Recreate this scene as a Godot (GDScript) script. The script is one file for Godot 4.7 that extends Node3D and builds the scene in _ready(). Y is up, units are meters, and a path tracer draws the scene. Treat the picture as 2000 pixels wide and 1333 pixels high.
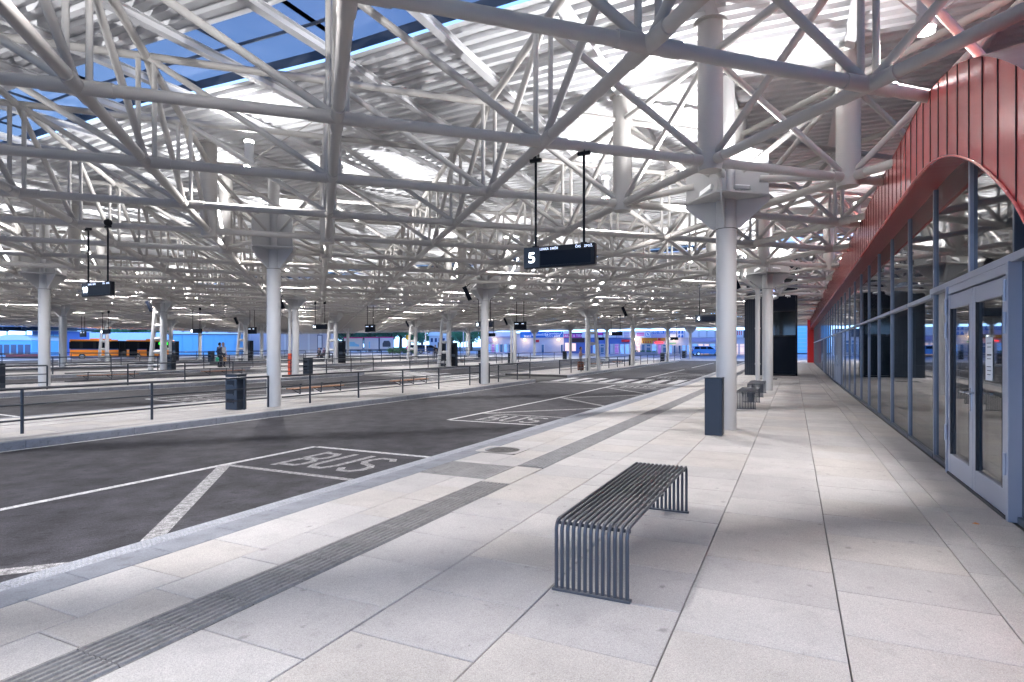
extends Node3D
# World axes: +X runs across the platforms (to the glass hall), -Z runs along them, y is up. The camera stands at x = 0, z = 0.

const EYE := 1.565
const YAW := 25.51
const STEP := 3.0
var rng := RandomNumberGenerator.new()
var M := {}
var taken := {}

func _ready() -> void:
	rng.seed = 20240611
	setup_view()
	make_materials()
	build_ground()
	build_platform()
	build_islands()
	build_roof()
	build_columns()
	build_hall()
	build_lift_tower()
	build_lamps()
	build_signs()
	build_street_furniture()
	build_shops()
	build_distance()
	build_vehicles()
	build_people()

func setup_view() -> void:
	var cam := Camera3D.new()
	cam.name = "camera"
	add_child(cam)
	cam.position = Vector3(0, EYE, 0)
	cam.rotation_degrees = Vector3(0, YAW, 0)
	cam.keep_aspect = Camera3D.KEEP_HEIGHT
	cam.set_frustum(0.05 * 1333.0 / 1154.6, Vector2(0, 0.05 * 18.5 / 1154.6), 0.05, 900.0)
	cam.current = true
	var we := WorldEnvironment.new()
	we.name = "world_environment"
	var env := Environment.new()
	var sky := Sky.new()
	var sm := ProceduralSkyMaterial.new()
	sm.sky_top_color = Color(0.36, 0.61, 1.13)
	sm.sky_horizon_color = Color(1.1, 1.42, 1.8)
	sm.sky_curve = 0.3
	sm.sky_energy_multiplier = 1.0
	sm.ground_bottom_color = Color(0.4, 0.5, 0.75)
	sm.ground_horizon_color = Color(1.1, 1.25, 1.4)
	sky.sky_material = sm
	env.background_mode = Environment.BG_SKY
	env.sky = sky
	env.background_energy_multiplier = 0.72
	env.tonemap_mode = Environment.TONE_MAPPER_LINEAR
	env.tonemap_exposure = 1.95
	env.sdfgi_enabled = true
	env.ssao_enabled = true
	env.ssil_enabled = true
	we.environment = env
	add_child(we)

# ------------------------------------------------------------------ helpers
func W(u: float, v: float, h: float) -> Vector3:
	return Vector3(v, h, -u)

func ground_at(u: float, v: float) -> float:
	return -0.25 + 0.0085 * maxf(0.0, u - 22.0) + 0.0185 * clampf(-v - 15.0, 0.0, 27.0) + 0.02 * clampf(u - 75.0, 0.0, 20.0)

func platform_at(u: float) -> float:
	return 0.0085 * maxf(0.0, u - 30.0)

func island_at(u: float, v: float) -> float:
	return ground_at(u, v) + 0.15

func camera_point(px: float, z: float, h: float) -> Vector3:
	# a point seen at that column of the photograph, z metres in front of the lens
	var x := (px - 1000.0) / 1154.6 * z
	var t := deg_to_rad(YAW)
	return W(x * sin(t) + z * cos(t), x * cos(t) - z * sin(t), h)

func numbered(called: String) -> String:
	if not taken.has(called):
		taken[called] = 0
		return called
	taken[called] += 1
	return "%s_%03d" % [called, taken[called]]

func tag(o: Node, label: String, category := "", group := "", kind := "") -> Node:
	if label:
		o.set_meta("label", label)
	if category:
		o.set_meta("category", category)
	if group:
		o.set_meta("group", group)
	if kind:
		o.set_meta("kind", kind)
	return o

func thing(called: String, label: String, category: String, at := Vector3.ZERO, turn := 0.0, group := "") -> Node3D:
	var o := Node3D.new()
	o.name = numbered(called)
	add_child(o)
	o.position = at
	o.rotation.y = turn
	tag(o, label, category, group)
	return o

func obj(called: String, mesh: Mesh, m: Material, parent: Node = null, xf := Transform3D()) -> MeshInstance3D:
	var o := MeshInstance3D.new()
	o.mesh = mesh
	o.material_override = m
	o.transform = xf
	if parent == null or parent == self:
		o.name = numbered(called)
		add_child(o)
	else:
		var n := called
		var i := 0
		while parent.has_node(NodePath(n)):
			var key := str(parent.get_instance_id()) + called
			i = taken.get(key, 0) + 1
			taken[key] = i
			n = "%s_%03d" % [called, i]
		o.name = n
		parent.add_child(o)
	return o

func many(called: String, mesh: Mesh, m: Material, places: Array, parent: Node) -> void:
	if places.is_empty():
		return
	var mm := MultiMesh.new()
	mm.transform_format = MultiMesh.TRANSFORM_3D
	mm.mesh = mesh
	mm.instance_count = places.size()
	for i in places.size():
		mm.set_instance_transform(i, places[i])
	var o := MultiMeshInstance3D.new()
	o.multimesh = mm
	o.material_override = m
	o.name = called if not parent.has_node(NodePath(called)) else called + "_%03d" % (parent.get_child_count())
	parent.add_child(o)
	o.set_meta("kind", "stuff")

func dup(root: Node3D, at: Vector3, turn: float, label := "") -> Node3D:
	var r: Node3D = root.duplicate()
	r.name = numbered(String(root.name).rstrip("0123456789").trim_suffix("_"))
	add_child(r)
	r.position = at
	r.rotation.y = turn
	if label:
		r.set_meta("label", label)
	return r

func S() -> SurfaceTool:
	var st := SurfaceTool.new()
	st.begin(Mesh.PRIMITIVE_TRIANGLES)
	return st

func tri(st: SurfaceTool, a: Vector3, b: Vector3, c: Vector3, n: Vector3) -> void:
	if (b - a).cross(c - a).dot(n) > 0.0:
		var t := b
		b = c
		c = t
	for p in [a, b, c]:
		st.set_normal(n)
		st.add_vertex(p)

func quad(st: SurfaceTool, a: Vector3, b: Vector3, c: Vector3, d: Vector3, outward := Vector3.ZERO) -> void:
	var n := (b - a).cross(c - a).normalized()
	if n.length() < 0.5:
		n = (c - a).cross(d - a).normalized()
	if outward != Vector3.ZERO and n.dot(outward) < 0.0:
		n = -n
	tri(st, a, b, c, n)
	tri(st, a, c, d, n)

func box(st: SurfaceTool, c: Vector3, s: Vector3, b := Basis(), bevel := 0.0) -> void:
	var h := s * 0.5
	if bevel <= 0.0:
		for ax in 3:
			for sg: float in [-1.0, 1.0]:
				var n := Vector3.ZERO
				n[ax] = sg
				var p := Vector3.ZERO
				var q := Vector3.ZERO
				p[(ax + 1) % 3] = h[(ax + 1) % 3]
				q[(ax + 2) % 3] = h[(ax + 2) % 3]
				var o: Vector3 = n * h[ax]
				quad(st, c + b * (o - p - q), c + b * (o + p - q), c + b * (o + p + q), c + b * (o - p + q), b * n)
		return
	var v := {}
	for ix: int in [-1, 1]:
		for iy: int in [-1, 1]:
			for iz: int in [-1, 1]:
				var sg := Vector3(ix, iy, iz)
				for ax in 3:
					var p := sg * (h - Vector3.ONE * bevel)
					p[ax] = sg[ax] * h[ax]
					v[[ix, iy, iz, ax]] = c + b * p
	for ax in 3:
		var a1 := (ax + 1) % 3
		var a2 := (ax + 2) % 3
		for sg in [-1, 1]:
			var k := [0, 0, 0]
			k[ax] = sg
			var pts := []
			for w in [[-1, -1], [1, -1], [1, 1], [-1, 1]]:
				k[a1] = w[0]
				k[a2] = w[1]
				pts.append(v[[k[0], k[1], k[2], ax]])
			var n := Vector3.ZERO
			n[ax] = sg
			quad(st, pts[0], pts[1], pts[2], pts[3], b * n)
	for ax in 3:   # edges along ax
		var a1 := (ax + 1) % 3
		var a2 := (ax + 2) % 3
		for s1 in [-1, 1]:
			for s2 in [-1, 1]:
				var k := [0, 0, 0]
				k[a1] = s1
				k[a2] = s2
				var lo := k.duplicate()
				lo[ax] = -1
				var hi := k.duplicate()
				hi[ax] = 1
				var n := Vector3.ZERO
				n[a1] = s1
				n[a2] = s2
				quad(st, v[[lo[0], lo[1], lo[2], a1]], v[[hi[0], hi[1], hi[2], a1]], v[[hi[0], hi[1], hi[2], a2]], v[[lo[0], lo[1], lo[2], a2]], b * n)
	for ix: int in [-1, 1]:
		for iy: int in [-1, 1]:
			for iz: int in [-1, 1]:
				tri(st, v[[ix, iy, iz, 0]], v[[ix, iy, iz, 1]], v[[ix, iy, iz, 2]], b * Vector3(ix, iy, iz).normalized())

func frame_of(dir: Vector3) -> Basis:
	# a basis whose y axis is dir
	var y := dir.normalized()
	var r := Vector3.RIGHT if absf(y.x) < 0.9 else Vector3.BACK
	var z := r.cross(y).normalized()
	return Basis(y.cross(z), y, z)

func tube(st: SurfaceTool, p: Vector3, q: Vector3, r0: float, r1 := -1.0, n := 12, caps := true) -> void:
	if r1 < 0.0:
		r1 = r0
	var b := frame_of(q - p)
	var slope := (r0 - r1) / maxf((q - p).length(), 1e-6)
	for i in n:
		var a0 := TAU * i / n
		var a1 := TAU * (i + 1) / n
		var d0 := b.x * cos(a0) + b.z * sin(a0)
		var d1 := b.x * cos(a1) + b.z * sin(a1)
		var n0 := (d0 + b.y * slope).normalized()
		var n1 := (d1 + b.y * slope).normalized()
		var A := p + d0 * r0
		var B := p + d1 * r0
		var C := q + d1 * r1
		var D := q + d0 * r1
		var f := (d0 + d1)
		var ring := [[A, n0], [B, n1], [C, n1], [A, n0], [C, n1], [D, n0]]
		if (B - A).cross(C - A).dot(f) > 0.0:
			ring = [[A, n0], [C, n1], [B, n1], [A, n0], [D, n0], [C, n1]]
		for e in ring:
			st.set_normal(e[1])
			st.add_vertex(e[0])
		if caps:
			if r0 > 0.0:
				tri(st, p, A, B, -b.y)
			if r1 > 0.0:
				tri(st, q, C, D, b.y)

func path_tube(st: SurfaceTool, pts: Array, r: float, n := 8) -> void:
	for i in pts.size() - 1:
		tube(st, pts[i], pts[i + 1], r, r, n, i == 0 or i == pts.size() - 2)
	for i in range(1, pts.size() - 1):
		ball(st, pts[i], Vector3.ONE * r, n, 4)

func ball(st: SurfaceTool, c: Vector3, r: Vector3, n := 12, m := 7, b := Basis()) -> void:
	for j in m:
		var t0 := PI * j / m
		var t1 := PI * (j + 1) / m
		for i in n:
			var a0 := TAU * i / n
			var a1 := TAU * (i + 1) / n
			var d := [Vector3(sin(t0) * cos(a0), cos(t0), sin(t0) * sin(a0)), Vector3(sin(t0) * cos(a1), cos(t0), sin(t0) * sin(a1)), Vector3(sin(t1) * cos(a1), cos(t1), sin(t1) * sin(a1)), Vector3(sin(t1) * cos(a0), cos(t1), sin(t1) * sin(a0))]
			for f in [[0, 2, 1], [0, 3, 2]]:
				var P := []
				for k in f:
					P.append(c + b * (d[k] * r))
				if (P[1] - P[0]).length() < 1e-7 or (P[2] - P[0]).length() < 1e-7 or (P[2] - P[1]).length() < 1e-7:
					continue
				var o: Array = f.duplicate()
				if (P[1] - P[0]).cross(P[2] - P[0]).dot(b * (d[0] + d[2])) > 0.0:
					o = [f[0], f[2], f[1]]
				for k in o:
					st.set_normal((b * (d[k] / r)).normalized())
					st.add_vertex(c + b * (d[k] * r))

func prism(st: SurfaceTool, poly: PackedVector2Array, o: Vector3, ex: Vector3, ey: Vector3, ez: Vector3) -> void:
	# the polygon in the plane (ex, ey), thickened along ez
	var idx := Geometry2D.triangulate_polygon(poly)
	var n := ez.normalized()
	for k in range(0, idx.size(), 3):
		var t := []
		for m in 3:
			t.append(o + ex * poly[idx[k + m]].x + ey * poly[idx[k + m]].y)
		tri(st, t[0], t[1], t[2], -n)
		tri(st, t[0] + ez, t[1] + ez, t[2] + ez, n)
	var mid := Vector2.ZERO
	var ccw := not Geometry2D.is_polygon_clockwise(poly)
	for i in poly.size():
		var a := poly[i]
		var b := poly[(i + 1) % poly.size()]
		var e := b - a
		var out := Vector2(e.y, -e.x) if ccw else Vector2(-e.y, e.x)
		var A := o + ex * a.x + ey * a.y
		var B := o + ex * b.x + ey * b.y
		quad(st, A, B, B + ez, A + ez, ex * out.x + ey * out.y)

func one_box(s: Vector3, bevel := 0.0) -> Mesh:
	var st := S()
	box(st, Vector3.ZERO, s, Basis(), bevel)
	return st.commit()

func put_box(called: String, c: Vector3, s: Vector3, m: Material, parent: Node = null, bevel := 0.0, b := Basis()) -> MeshInstance3D:
	return obj(called, one_box(s, bevel), m, parent, Transform3D(b, c))

func put_tube(called: String, p: Vector3, q: Vector3, r: float, m: Material, parent: Node = null, n := 12, r1 := -1.0) -> MeshInstance3D:
	var st := S()
	tube(st, p, q, r, r1, n)
	return obj(called, st.commit(), m, parent)

var fonts := {}
func text(called: String, s: String, size: float, m: Material, parent: Node, at: Vector3, b := Basis(), bold := true, depth := 0.004, serif := false) -> MeshInstance3D:
	var key := [bold, serif]
	if not fonts.has(key):
		var f := SystemFont.new()
		f.font_names = PackedStringArray(["Droid Serif" if serif else "Droid Sans"])
		f.font_weight = 700 if bold else 400
		fonts[key] = f
	var t := TextMesh.new()
	t.font = fonts[key]
	t.text = s
	t.font_size = 32
	t.pixel_size = size / 32.0
	t.depth = depth
	t.curve_step = 2.0
	return obj(called, t, m, parent, Transform3D(b, at))

# ------------------------------------------------------------------ materials
func mat(called: String, c: Color, rough := 0.6, metal := 0.0) -> StandardMaterial3D:
	var m := StandardMaterial3D.new()
	m.resource_name = called
	m.albedo_color = c
	m.roughness = rough
	m.metallic = metal
	M[called] = m
	return m

func lin(r: float, g: float, b: float) -> Color:
	return Color(r, g, b).linear_to_srgb()

func glow(called: String, c: Color, e: float) -> StandardMaterial3D:
	var m := mat(called, c, 0.5)
	m.emission_enabled = true
	m.emission = c
	m.emission_energy_multiplier = e
	return m

func noise_image(size: int, base: Color, fine: float, coarse: float, stain: float, seed_: int, freq := 0.012, spots := 0) -> ImageTexture:
	var im := Image.create(size, size, false, Image.FORMAT_RGB8)
	var r := RandomNumberGenerator.new()
	r.seed = seed_
	var n1 := FastNoiseLite.new()
	n1.seed = seed_
	n1.frequency = freq
	n1.fractal_octaves = 4
	var n2 := FastNoiseLite.new()
	n2.seed = seed_ + 7
	n2.frequency = freq * 2.7
	n2.fractal_octaves = 3
	var a := n1.get_seamless_image(size, size, false, false, 0.15)
	var b := n2.get_seamless_image(size, size, false, false, 0.15)
	for y in size:
		for x in size:
			var k := 1.0 + coarse * (a.get_pixel(x, y).r - 0.5) * 2.0
			var s := smoothstep(0.66, 0.80, b.get_pixel(x, y).r)
			k *= 1.0 - stain * s
			var g := r.randfn(0.0, fine)
			if r.randf() < 0.04:
				g -= fine * 2.5
			k *= 1.0 + g
			im.set_pixel(x, y, Color(clampf(base.r * k, 0, 1), clampf(base.g * k, 0, 1), clampf(base.b * k, 0, 1)))
	for i in spots:   # trodden gum and drips
		var c := Vector2(r.randf_range(20, size - 20), r.randf_range(20, size - 20))
		var rad := r.randf_range(3.0, 11.0)
		var dark := r.randf_range(0.05, 0.2)
		var wob := r.randf() * TAU
		for y in range(int(c.y - rad * 1.6), int(c.y + rad * 1.6)):
			for x in range(int(c.x - rad * 1.6), int(c.x + rad * 1.6)):
				var d := Vector2(x, y) - c
				var e := rad * (1.0 + 0.16 * sin(2.0 * d.angle() + wob) + 0.12 * sin(5.0 * d.angle() + wob * 2.0))
				var k := 1.0 - dark * (1.0 - smoothstep(e * 0.3, e * 1.1, d.length()))
				var q := im.get_pixel(posmod(x, size), posmod(y, size))
				im.set_pixel(posmod(x, size), posmod(y, size), Color(q.r * k, q.g * k, q.b * k))
	return ImageTexture.create_from_image(im)

func world_textured(called: String, tex: Texture2D, metres: float, rough: float, bump: Texture2D = null, bump_cm := 0.1) -> StandardMaterial3D:
	var m := mat(called, Color.WHITE, rough)
	m.albedo_texture = tex
	m.uv1_triplanar = true
	m.uv1_world_triplanar = true
	m.uv1_scale = Vector3.ONE / metres
	if bump:
		m.heightmap_enabled = true
		m.heightmap_texture = bump
		m.heightmap_scale = bump_cm
	return m

func make_materials() -> void:
	var grain := NoiseTexture2D.new()
	grain.width = 512
	grain.height = 512
	grain.seamless = true
	var fn := FastNoiseLite.new()
	fn.seed = 5
	fn.frequency = 0.09
	fn.fractal_octaves = 3
	grain.noise = fn
	var slab_tex := noise_image(1024, lin(0.405, 0.388, 0.372), 0.07, 0.045, 0.03, 3, 0.004, 26)
	var slab_tints := [Color(1, 1, 1), Color(0.95, 0.95, 0.955), Color(0.985, 0.975, 0.96)]
	for k in 3:
		var m := world_textured("granite_slab_%d" % k, slab_tex, 3.1, 0.62, grain, 0.05)
		m.albedo_color = slab_tints[k]
	var asphalt := world_textured("asphalt", noise_image(768, lin(0.040, 0.039, 0.045), 0.2, 0.26, 0.16, 11, 0.006), 3.2, 0.72, grain, 0.25)
	asphalt.metallic_specular = 0.3
	world_textured("kerb_dark", noise_image(256, lin(0.17, 0.18, 0.205), 0.05, 0.08, 0.1, 21), 1.3, 0.6, grain, 0.04)
	world_textured("kerb_light", noise_image(256, lin(0.29, 0.30, 0.32), 0.12, 0.08, 0.1, 22), 0.9, 0.65, grain, 0.1)
	world_textured("tactile", noise_image(256, lin(0.235, 0.235, 0.24), 0.06, 0.1, 0.15, 23), 1.1, 0.6)
	world_textured("tactile_dark", noise_image(256, lin(0.19, 0.185, 0.18), 0.06, 0.1, 0.15, 24), 1.1, 0.6)
	world_textured("cobble", noise_image(256, lin(0.15, 0.15, 0.15), 0.12, 0.15, 0.2, 25), 1.4, 0.7)
	world_textured("road_paint", noise_image(512, lin(0.5, 0.5, 0.5), 0.16, 0.2, 0.4, 31, 0.03), 1.6, 0.6)
	world_textured("road_paint_worn", noise_image(512, lin(0.25, 0.245, 0.245), 0.3, 0.35, 0.7, 32, 0.03), 1.5, 0.65)
	world_textured("street", noise_image(256, lin(0.30, 0.30, 0.32), 0.06, 0.12, 0.1, 41), 4.0, 0.6)
	mat("joint", lin(0.07, 0.068, 0.065), 0.9)
	mat("steel_white", lin(0.43, 0.41, 0.385), 0.45)
	mat("column_white", lin(0.47, 0.465, 0.46), 0.45)
	mat("deck", lin(0.68, 0.68, 0.69), 0.55)
	mat("beam_white", lin(0.66, 0.66, 0.67), 0.4)
	var sg := mat("skylight_glass", lin(0.11, 0.125, 0.17), 0.9)
	sg.albedo_color.a = 0.80
	sg.metallic_specular = 0.1
	sg.transparency = BaseMaterial3D.TRANSPARENCY_ALPHA
	mat("navy_steel", lin(0.013, 0.019, 0.031), 0.45)
	mat("bench_steel", lin(0.055, 0.059, 0.070), 0.36, 0.2)
	mat("rail_steel", lin(0.016, 0.021, 0.031), 0.42)
	mat("black_box", lin(0.010, 0.011, 0.015), 0.45)
	M.black_box.metallic_specular = 0.3
	mat("screen_glass", lin(0.006, 0.008, 0.014), 0.3)
	M.screen_glass.metallic_specular = 0.2
	mat("wood", lin(0.30, 0.14, 0.07), 0.5)
	var red := mat("red_panel", lin(0.78, 0.13, 0.11), 0.25)
	red.metallic = 0.1
	red.clearcoat_enabled = true
	red.clearcoat = 0.4
	red.clearcoat_roughness = 0.15
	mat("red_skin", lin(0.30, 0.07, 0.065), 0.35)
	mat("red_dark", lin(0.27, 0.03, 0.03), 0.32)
	mat("seam_dark", lin(0.05, 0.006, 0.006), 0.5)
	mat("red_bright", lin(0.55, 0.015, 0.015), 0.35)
	mat("aluminium", lin(0.33, 0.35, 0.42), 0.34, 0.25)
	mat("mullion_grey", lin(0.19, 0.205, 0.25), 0.34, 0.25)
	mat("aluminium_dark", lin(0.07, 0.085, 0.11), 0.35, 0.2)
	mat("chrome", lin(0.6, 0.6, 0.62), 0.2, 0.9)
	mat("paper", lin(0.75, 0.75, 0.76), 0.8)
	mat("ink", lin(0.03, 0.03, 0.035), 0.8)
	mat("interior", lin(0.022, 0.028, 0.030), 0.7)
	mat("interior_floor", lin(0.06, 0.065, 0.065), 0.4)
	var gl := mat("glass", Color(0.06, 0.10, 0.11, 0.5), 0.02)
	gl.transparency = BaseMaterial3D.TRANSPARENCY_ALPHA
	gl.metallic_specular = 1.0
	mat("dark_glass", lin(0.006, 0.009, 0.011), 0.06)
	mat("lamp_shell", lin(0.42, 0.42, 0.43), 0.4)
	glow("lamp_glow", Color(1.0, 0.98, 0.96), 30.0)
	glow("flood_glow", Color(0.9, 0.9, 0.9), 0.25)
	glow("number_glow", Color(0.93, 0.97, 1.0), 2.2)
	glow("label_glow", Color(0.85, 0.9, 1.0), 0.55)
	mat("iron", lin(0.09, 0.085, 0.08), 0.55, 0.3)
	mat("orange_band", lin(0.62, 0.07, 0.015), 0.5)
	mat("white_paint", lin(0.72, 0.72, 0.72), 0.5)
	mat("leaf_orange", lin(0.6, 0.2, 0.03), 0.7)

# ------------------------------------------------------------------ ground, road, platform
func ribbon(st: SurfaceTool, us: Array, v0: float, v1: float, dh: float, level: Callable, wall0 := 0.0, wall1 := 0.0) -> void:
	# a strip along the platforms between v0 and v1, dh above level(u, v), with kerb faces of those heights at its two edges
	for i in us.size() - 1:
		var a: float = us[i]
		var b: float = us[i + 1]
		var p := W(a, v0, level.call(a, v0) + dh)
		var q := W(b, v0, level.call(b, v0) + dh)
		var r := W(b, v1, level.call(b, v1) + dh)
		var s := W(a, v1, level.call(a, v1) + dh)
		quad(st, p, q, r, s, Vector3.UP)
		if wall0 > 0.0:
			quad(st, p, q, q + Vector3.DOWN * wall0, p + Vector3.DOWN * wall0, Vector3.LEFT)
		if wall1 > 0.0:
			quad(st, s, r, r + Vector3.DOWN * wall1, s + Vector3.DOWN * wall1, Vector3.RIGHT)

func span(a: float, b: float, step: float) -> Array:
	var out := []
	var n := maxi(1, int(ceil((b - a) / step)))
	for i in n + 1:
		out.append(a + (b - a) * i / n)
	return out

func road_level(u: float, v: float) -> float:
	return ground_at(u, v)

func build_ground() -> void:
	var st := S()
	var us := [-60.0, -20.0]
	us.append_array(span(-10.0, 110.0, 2.5))
	us.append_array([130.0, 180.0, 300.0, 600.0])
	var vs := [-500.0, -250.0, -150.0, -120.0, -100.0, -80.0, -60.0]
	vs.append_array(span(-50.0, -10.0, 2.5))
	vs.append_array([-4.85, 20.0, 60.0, 150.0, 400.0])
	for i in us.size() - 1:
		for j in vs.size() - 1:
			var p := []
			for k in [[0, 0], [1, 0], [1, 1], [0, 1]]:
				var u: float = us[i + k[0]]
				var v: float = vs[j + k[1]]
				p.append(W(u, v, ground_at(u, v)))
			quad(st, p[0], p[1], p[2], p[3], Vector3.UP)
	tag(obj("road", st.commit(), M.asphalt), "dark worn asphalt of the bus lanes and the street around the station", "road", "", "structure")
	var road := get_node("road")
	# the paler street and forecourt beyond the station roof
	st = S()
	for i in us.size() - 1:
		for j in vs.size() - 1:
			if not (us[i] >= 77.4 and us[i + 1] <= 110.0 or vs[j + 1] <= -79.0 and vs[j] >= -160.0 and us[i] >= -10.0 and us[i + 1] <= 110.0):
				continue
			var p := []
			for k in [[0, 0], [1, 0], [1, 1], [0, 1]]:
				var u: float = us[i + k[0]]
				var v: float = vs[j + k[1]]
				p.append(W(u, v, ground_at(u, v) + 0.004))
			quad(st, p[0], p[1], p[2], p[3], Vector3.UP)
	tag(obj("street", st.commit(), M.street), "pale concrete street and forecourt beyond the station roof", "street", "", "structure")
	# painted markings, each a piece of the road
	var lift := 0.004
	var lv := func(u: float, v: float) -> float: return ground_at(u, v)
	var rows := [[-12.75, 31.0], [-24.6, 31.0], [-34.9, 31.0]]
	for r in rows:
		for seg in [[-8.0, 29.6], [35.5, 72.0]]:
			var s2 := S()
			ribbon(s2, span(seg[0], seg[1], 2.0), r[0] - 0.05, r[0] + 0.05, lift, lv)
			obj("edge_line", s2.commit(), M.road_paint, road)
	var bays := [[-4.95, -8.15], [-17.25, -20.6], [-29.0, -32.0]]
	for k in bays.size():
		var kv: float = bays[k][0]
		var bv: float = bays[k][1]
		for seg in [[-11.0, 8.45], [13.2, 29.2], [35.8, 50.0], [54.0, 70.0]]:
			var s2 := S()
			ribbon(s2, span(seg[0], seg[1], 2.0), bv - 0.06, bv + 0.06, lift, lv)
			obj("bay_line", s2.commit(), M.road_paint, road)
		for seg in [[8.45, 6.5, -1], [13.2, 15.0, 1], [29.2, 27.4, -1], [35.8, 37.6, 1]]:
			for u: float in [seg[0], seg[1]]:
				var s2 := S()
				flat_line(s2, Vector2(u, bv + 0.06), Vector2(u, kv), 0.12, lift)
				obj("cross_line", s2.commit(), M.road_paint_worn if u == seg[1] else M.road_paint, road)
			# the zigzag next to the letters
			var d: float = seg[2]
			var a: float = seg[1]
			var s3 := S()
			flat_line(s3, Vector2(a + d * 0.06, bv + 0.06), Vector2(a + d * 3.55, kv), 0.18, lift)
			obj("zigzag_line", s3.commit(), M.road_paint_worn, road)
			s3 = S()
			flat_line(s3, Vector2(a + d * 3.0, kv), Vector2(a + d * 6.3, bv + 0.06), 0.17, lift)
			obj("zigzag_line", s3.commit(), M.road_paint_worn, road)
			var mid: float = (seg[0] + seg[1]) * 0.5
			bus_letters(road, mid, (kv + bv) * 0.5 - 0.1, 1.25, 1.75, lift)
	# the raised crossing: a cobbled strip and white bars
	for k in 3:
		var v0: float = [-12.7, -24.6, -34.9][k]
		var v1: float = [-4.86, -17.2, -29.0][k]
		var s4 := S()
		ribbon(s4, [29.75, 30.9], v0, v1, 0.006, lv)
		obj("cobbled_strip", s4.commit(), M.cobble, road)
		var n := 8
		for i in n:
			var s5 := S()
			var va := lerpf(v0 + 0.2, v1 - 0.2, (i + 0.0) / n)
			ribbon(s5, [31.1, 33.0, 34.9], va, va + 0.5, lift, lv)
			obj("crossing_bar", s5.commit(), M.road_paint, road)

func flat_line(st: SurfaceTool, a: Vector2, b: Vector2, w: float, lift: float) -> void:
	var d := (b - a).normalized()
	var n := Vector2(-d.y, d.x) * w * 0.5
	var p := []
	for q: Vector2 in [a - n, b - n, b + n, a + n]:
		p.append(W(q.x, q.y, ground_at(q.x, q.y) + lift))
	quad(st, p[0], p[1], p[2], p[3], Vector3.UP)

func bus_letters(road: Node, u: float, v: float, tall: float, wide: float, lift: float) -> void:
	# stencilled strokes, each letter a mesh; coordinates 0..1 wide, 0..1 tall
	var glyphs := {
		"B": [[[0.12, 0.0], [0.12, 0.46]], [[0.12, 0.54], [0.12, 1.0]], [[0.2, 0.92], [0.7, 0.92], [0.84, 0.8], [0.84, 0.62], [0.7, 0.53], [0.25, 0.53]], [[0.3, 0.46], [0.74, 0.46], [0.9, 0.34], [0.9, 0.2], [0.76, 0.08], [0.2, 0.08]]],
		"U": [[[0.12, 1.0], [0.12, 0.25], [0.3, 0.08], [0.46, 0.08]], [[0.54, 0.08], [0.72, 0.08], [0.88, 0.25], [0.88, 1.0]]],
		"S": [[[0.88, 0.82], [0.72, 0.92], [0.3, 0.92], [0.12, 0.8], [0.12, 0.64], [0.3, 0.53], [0.46, 0.51]], [[0.54, 0.49], [0.72, 0.46], [0.88, 0.36], [0.88, 0.2], [0.7, 0.08], [0.3, 0.08], [0.12, 0.2]]],
	}
	var cell := wide / 3.0
	var k := 0
	for ch: String in ["B", "U", "S"]:
		var st := S()
		var left := v - wide * 0.5 + cell * k
		var n_line := 0
		for line in glyphs[ch]:
			for i in line.size() - 1:
				var a := Vector2(u - tall * 0.5 + line[i][1] * tall, left + line[i][0] * cell * 0.86)
				var b := Vector2(u - tall * 0.5 + line[i + 1][1] * tall, left + line[i + 1][0] * cell * 0.86)
				var e := (b - a).normalized() * 0.03
				flat_line(st, a - e, b + e, 0.115, lift + 0.0007 * (n_line % 5))
				n_line += 1
		obj("painted_letter", st.commit(), M.road_paint_worn, road)
		k += 1

func slab_mesh(w: float, l: float) -> Mesh:
	# a paving slab: top at y = 0, bevelled rim, skirt
	var st := S()
	var g := 0.0035
	var b := 0.004
	var t := 0.05
	var o := Vector2(w * 0.5 - g, l * 0.5 - g)
	var i := o - Vector2(b, b)
	var up := []
	var lo := []
	var bo := []
	for s: Vector2 in [Vector2(-1, -1), Vector2(1, -1), Vector2(1, 1), Vector2(-1, 1)]:
		up.append(Vector3(i.x * s.x, 0, i.y * s.y))
		lo.append(Vector3(o.x * s.x, -b, o.y * s.y))
		bo.append(Vector3(o.x * s.x, -t, o.y * s.y))
	quad(st, up[0], up[1], up[2], up[3], Vector3.UP)
	for k in 4:
		var m := (k + 1) % 4
		var out: Vector3 = (lo[k] + lo[m]) * Vector3(1, 0, 1)
		quad(st, up[k], up[m], lo[m], lo[k], out.normalized() + Vector3.UP)
		quad(st, lo[k], lo[m], bo[m], bo[k], out)
	return st.commit()

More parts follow.
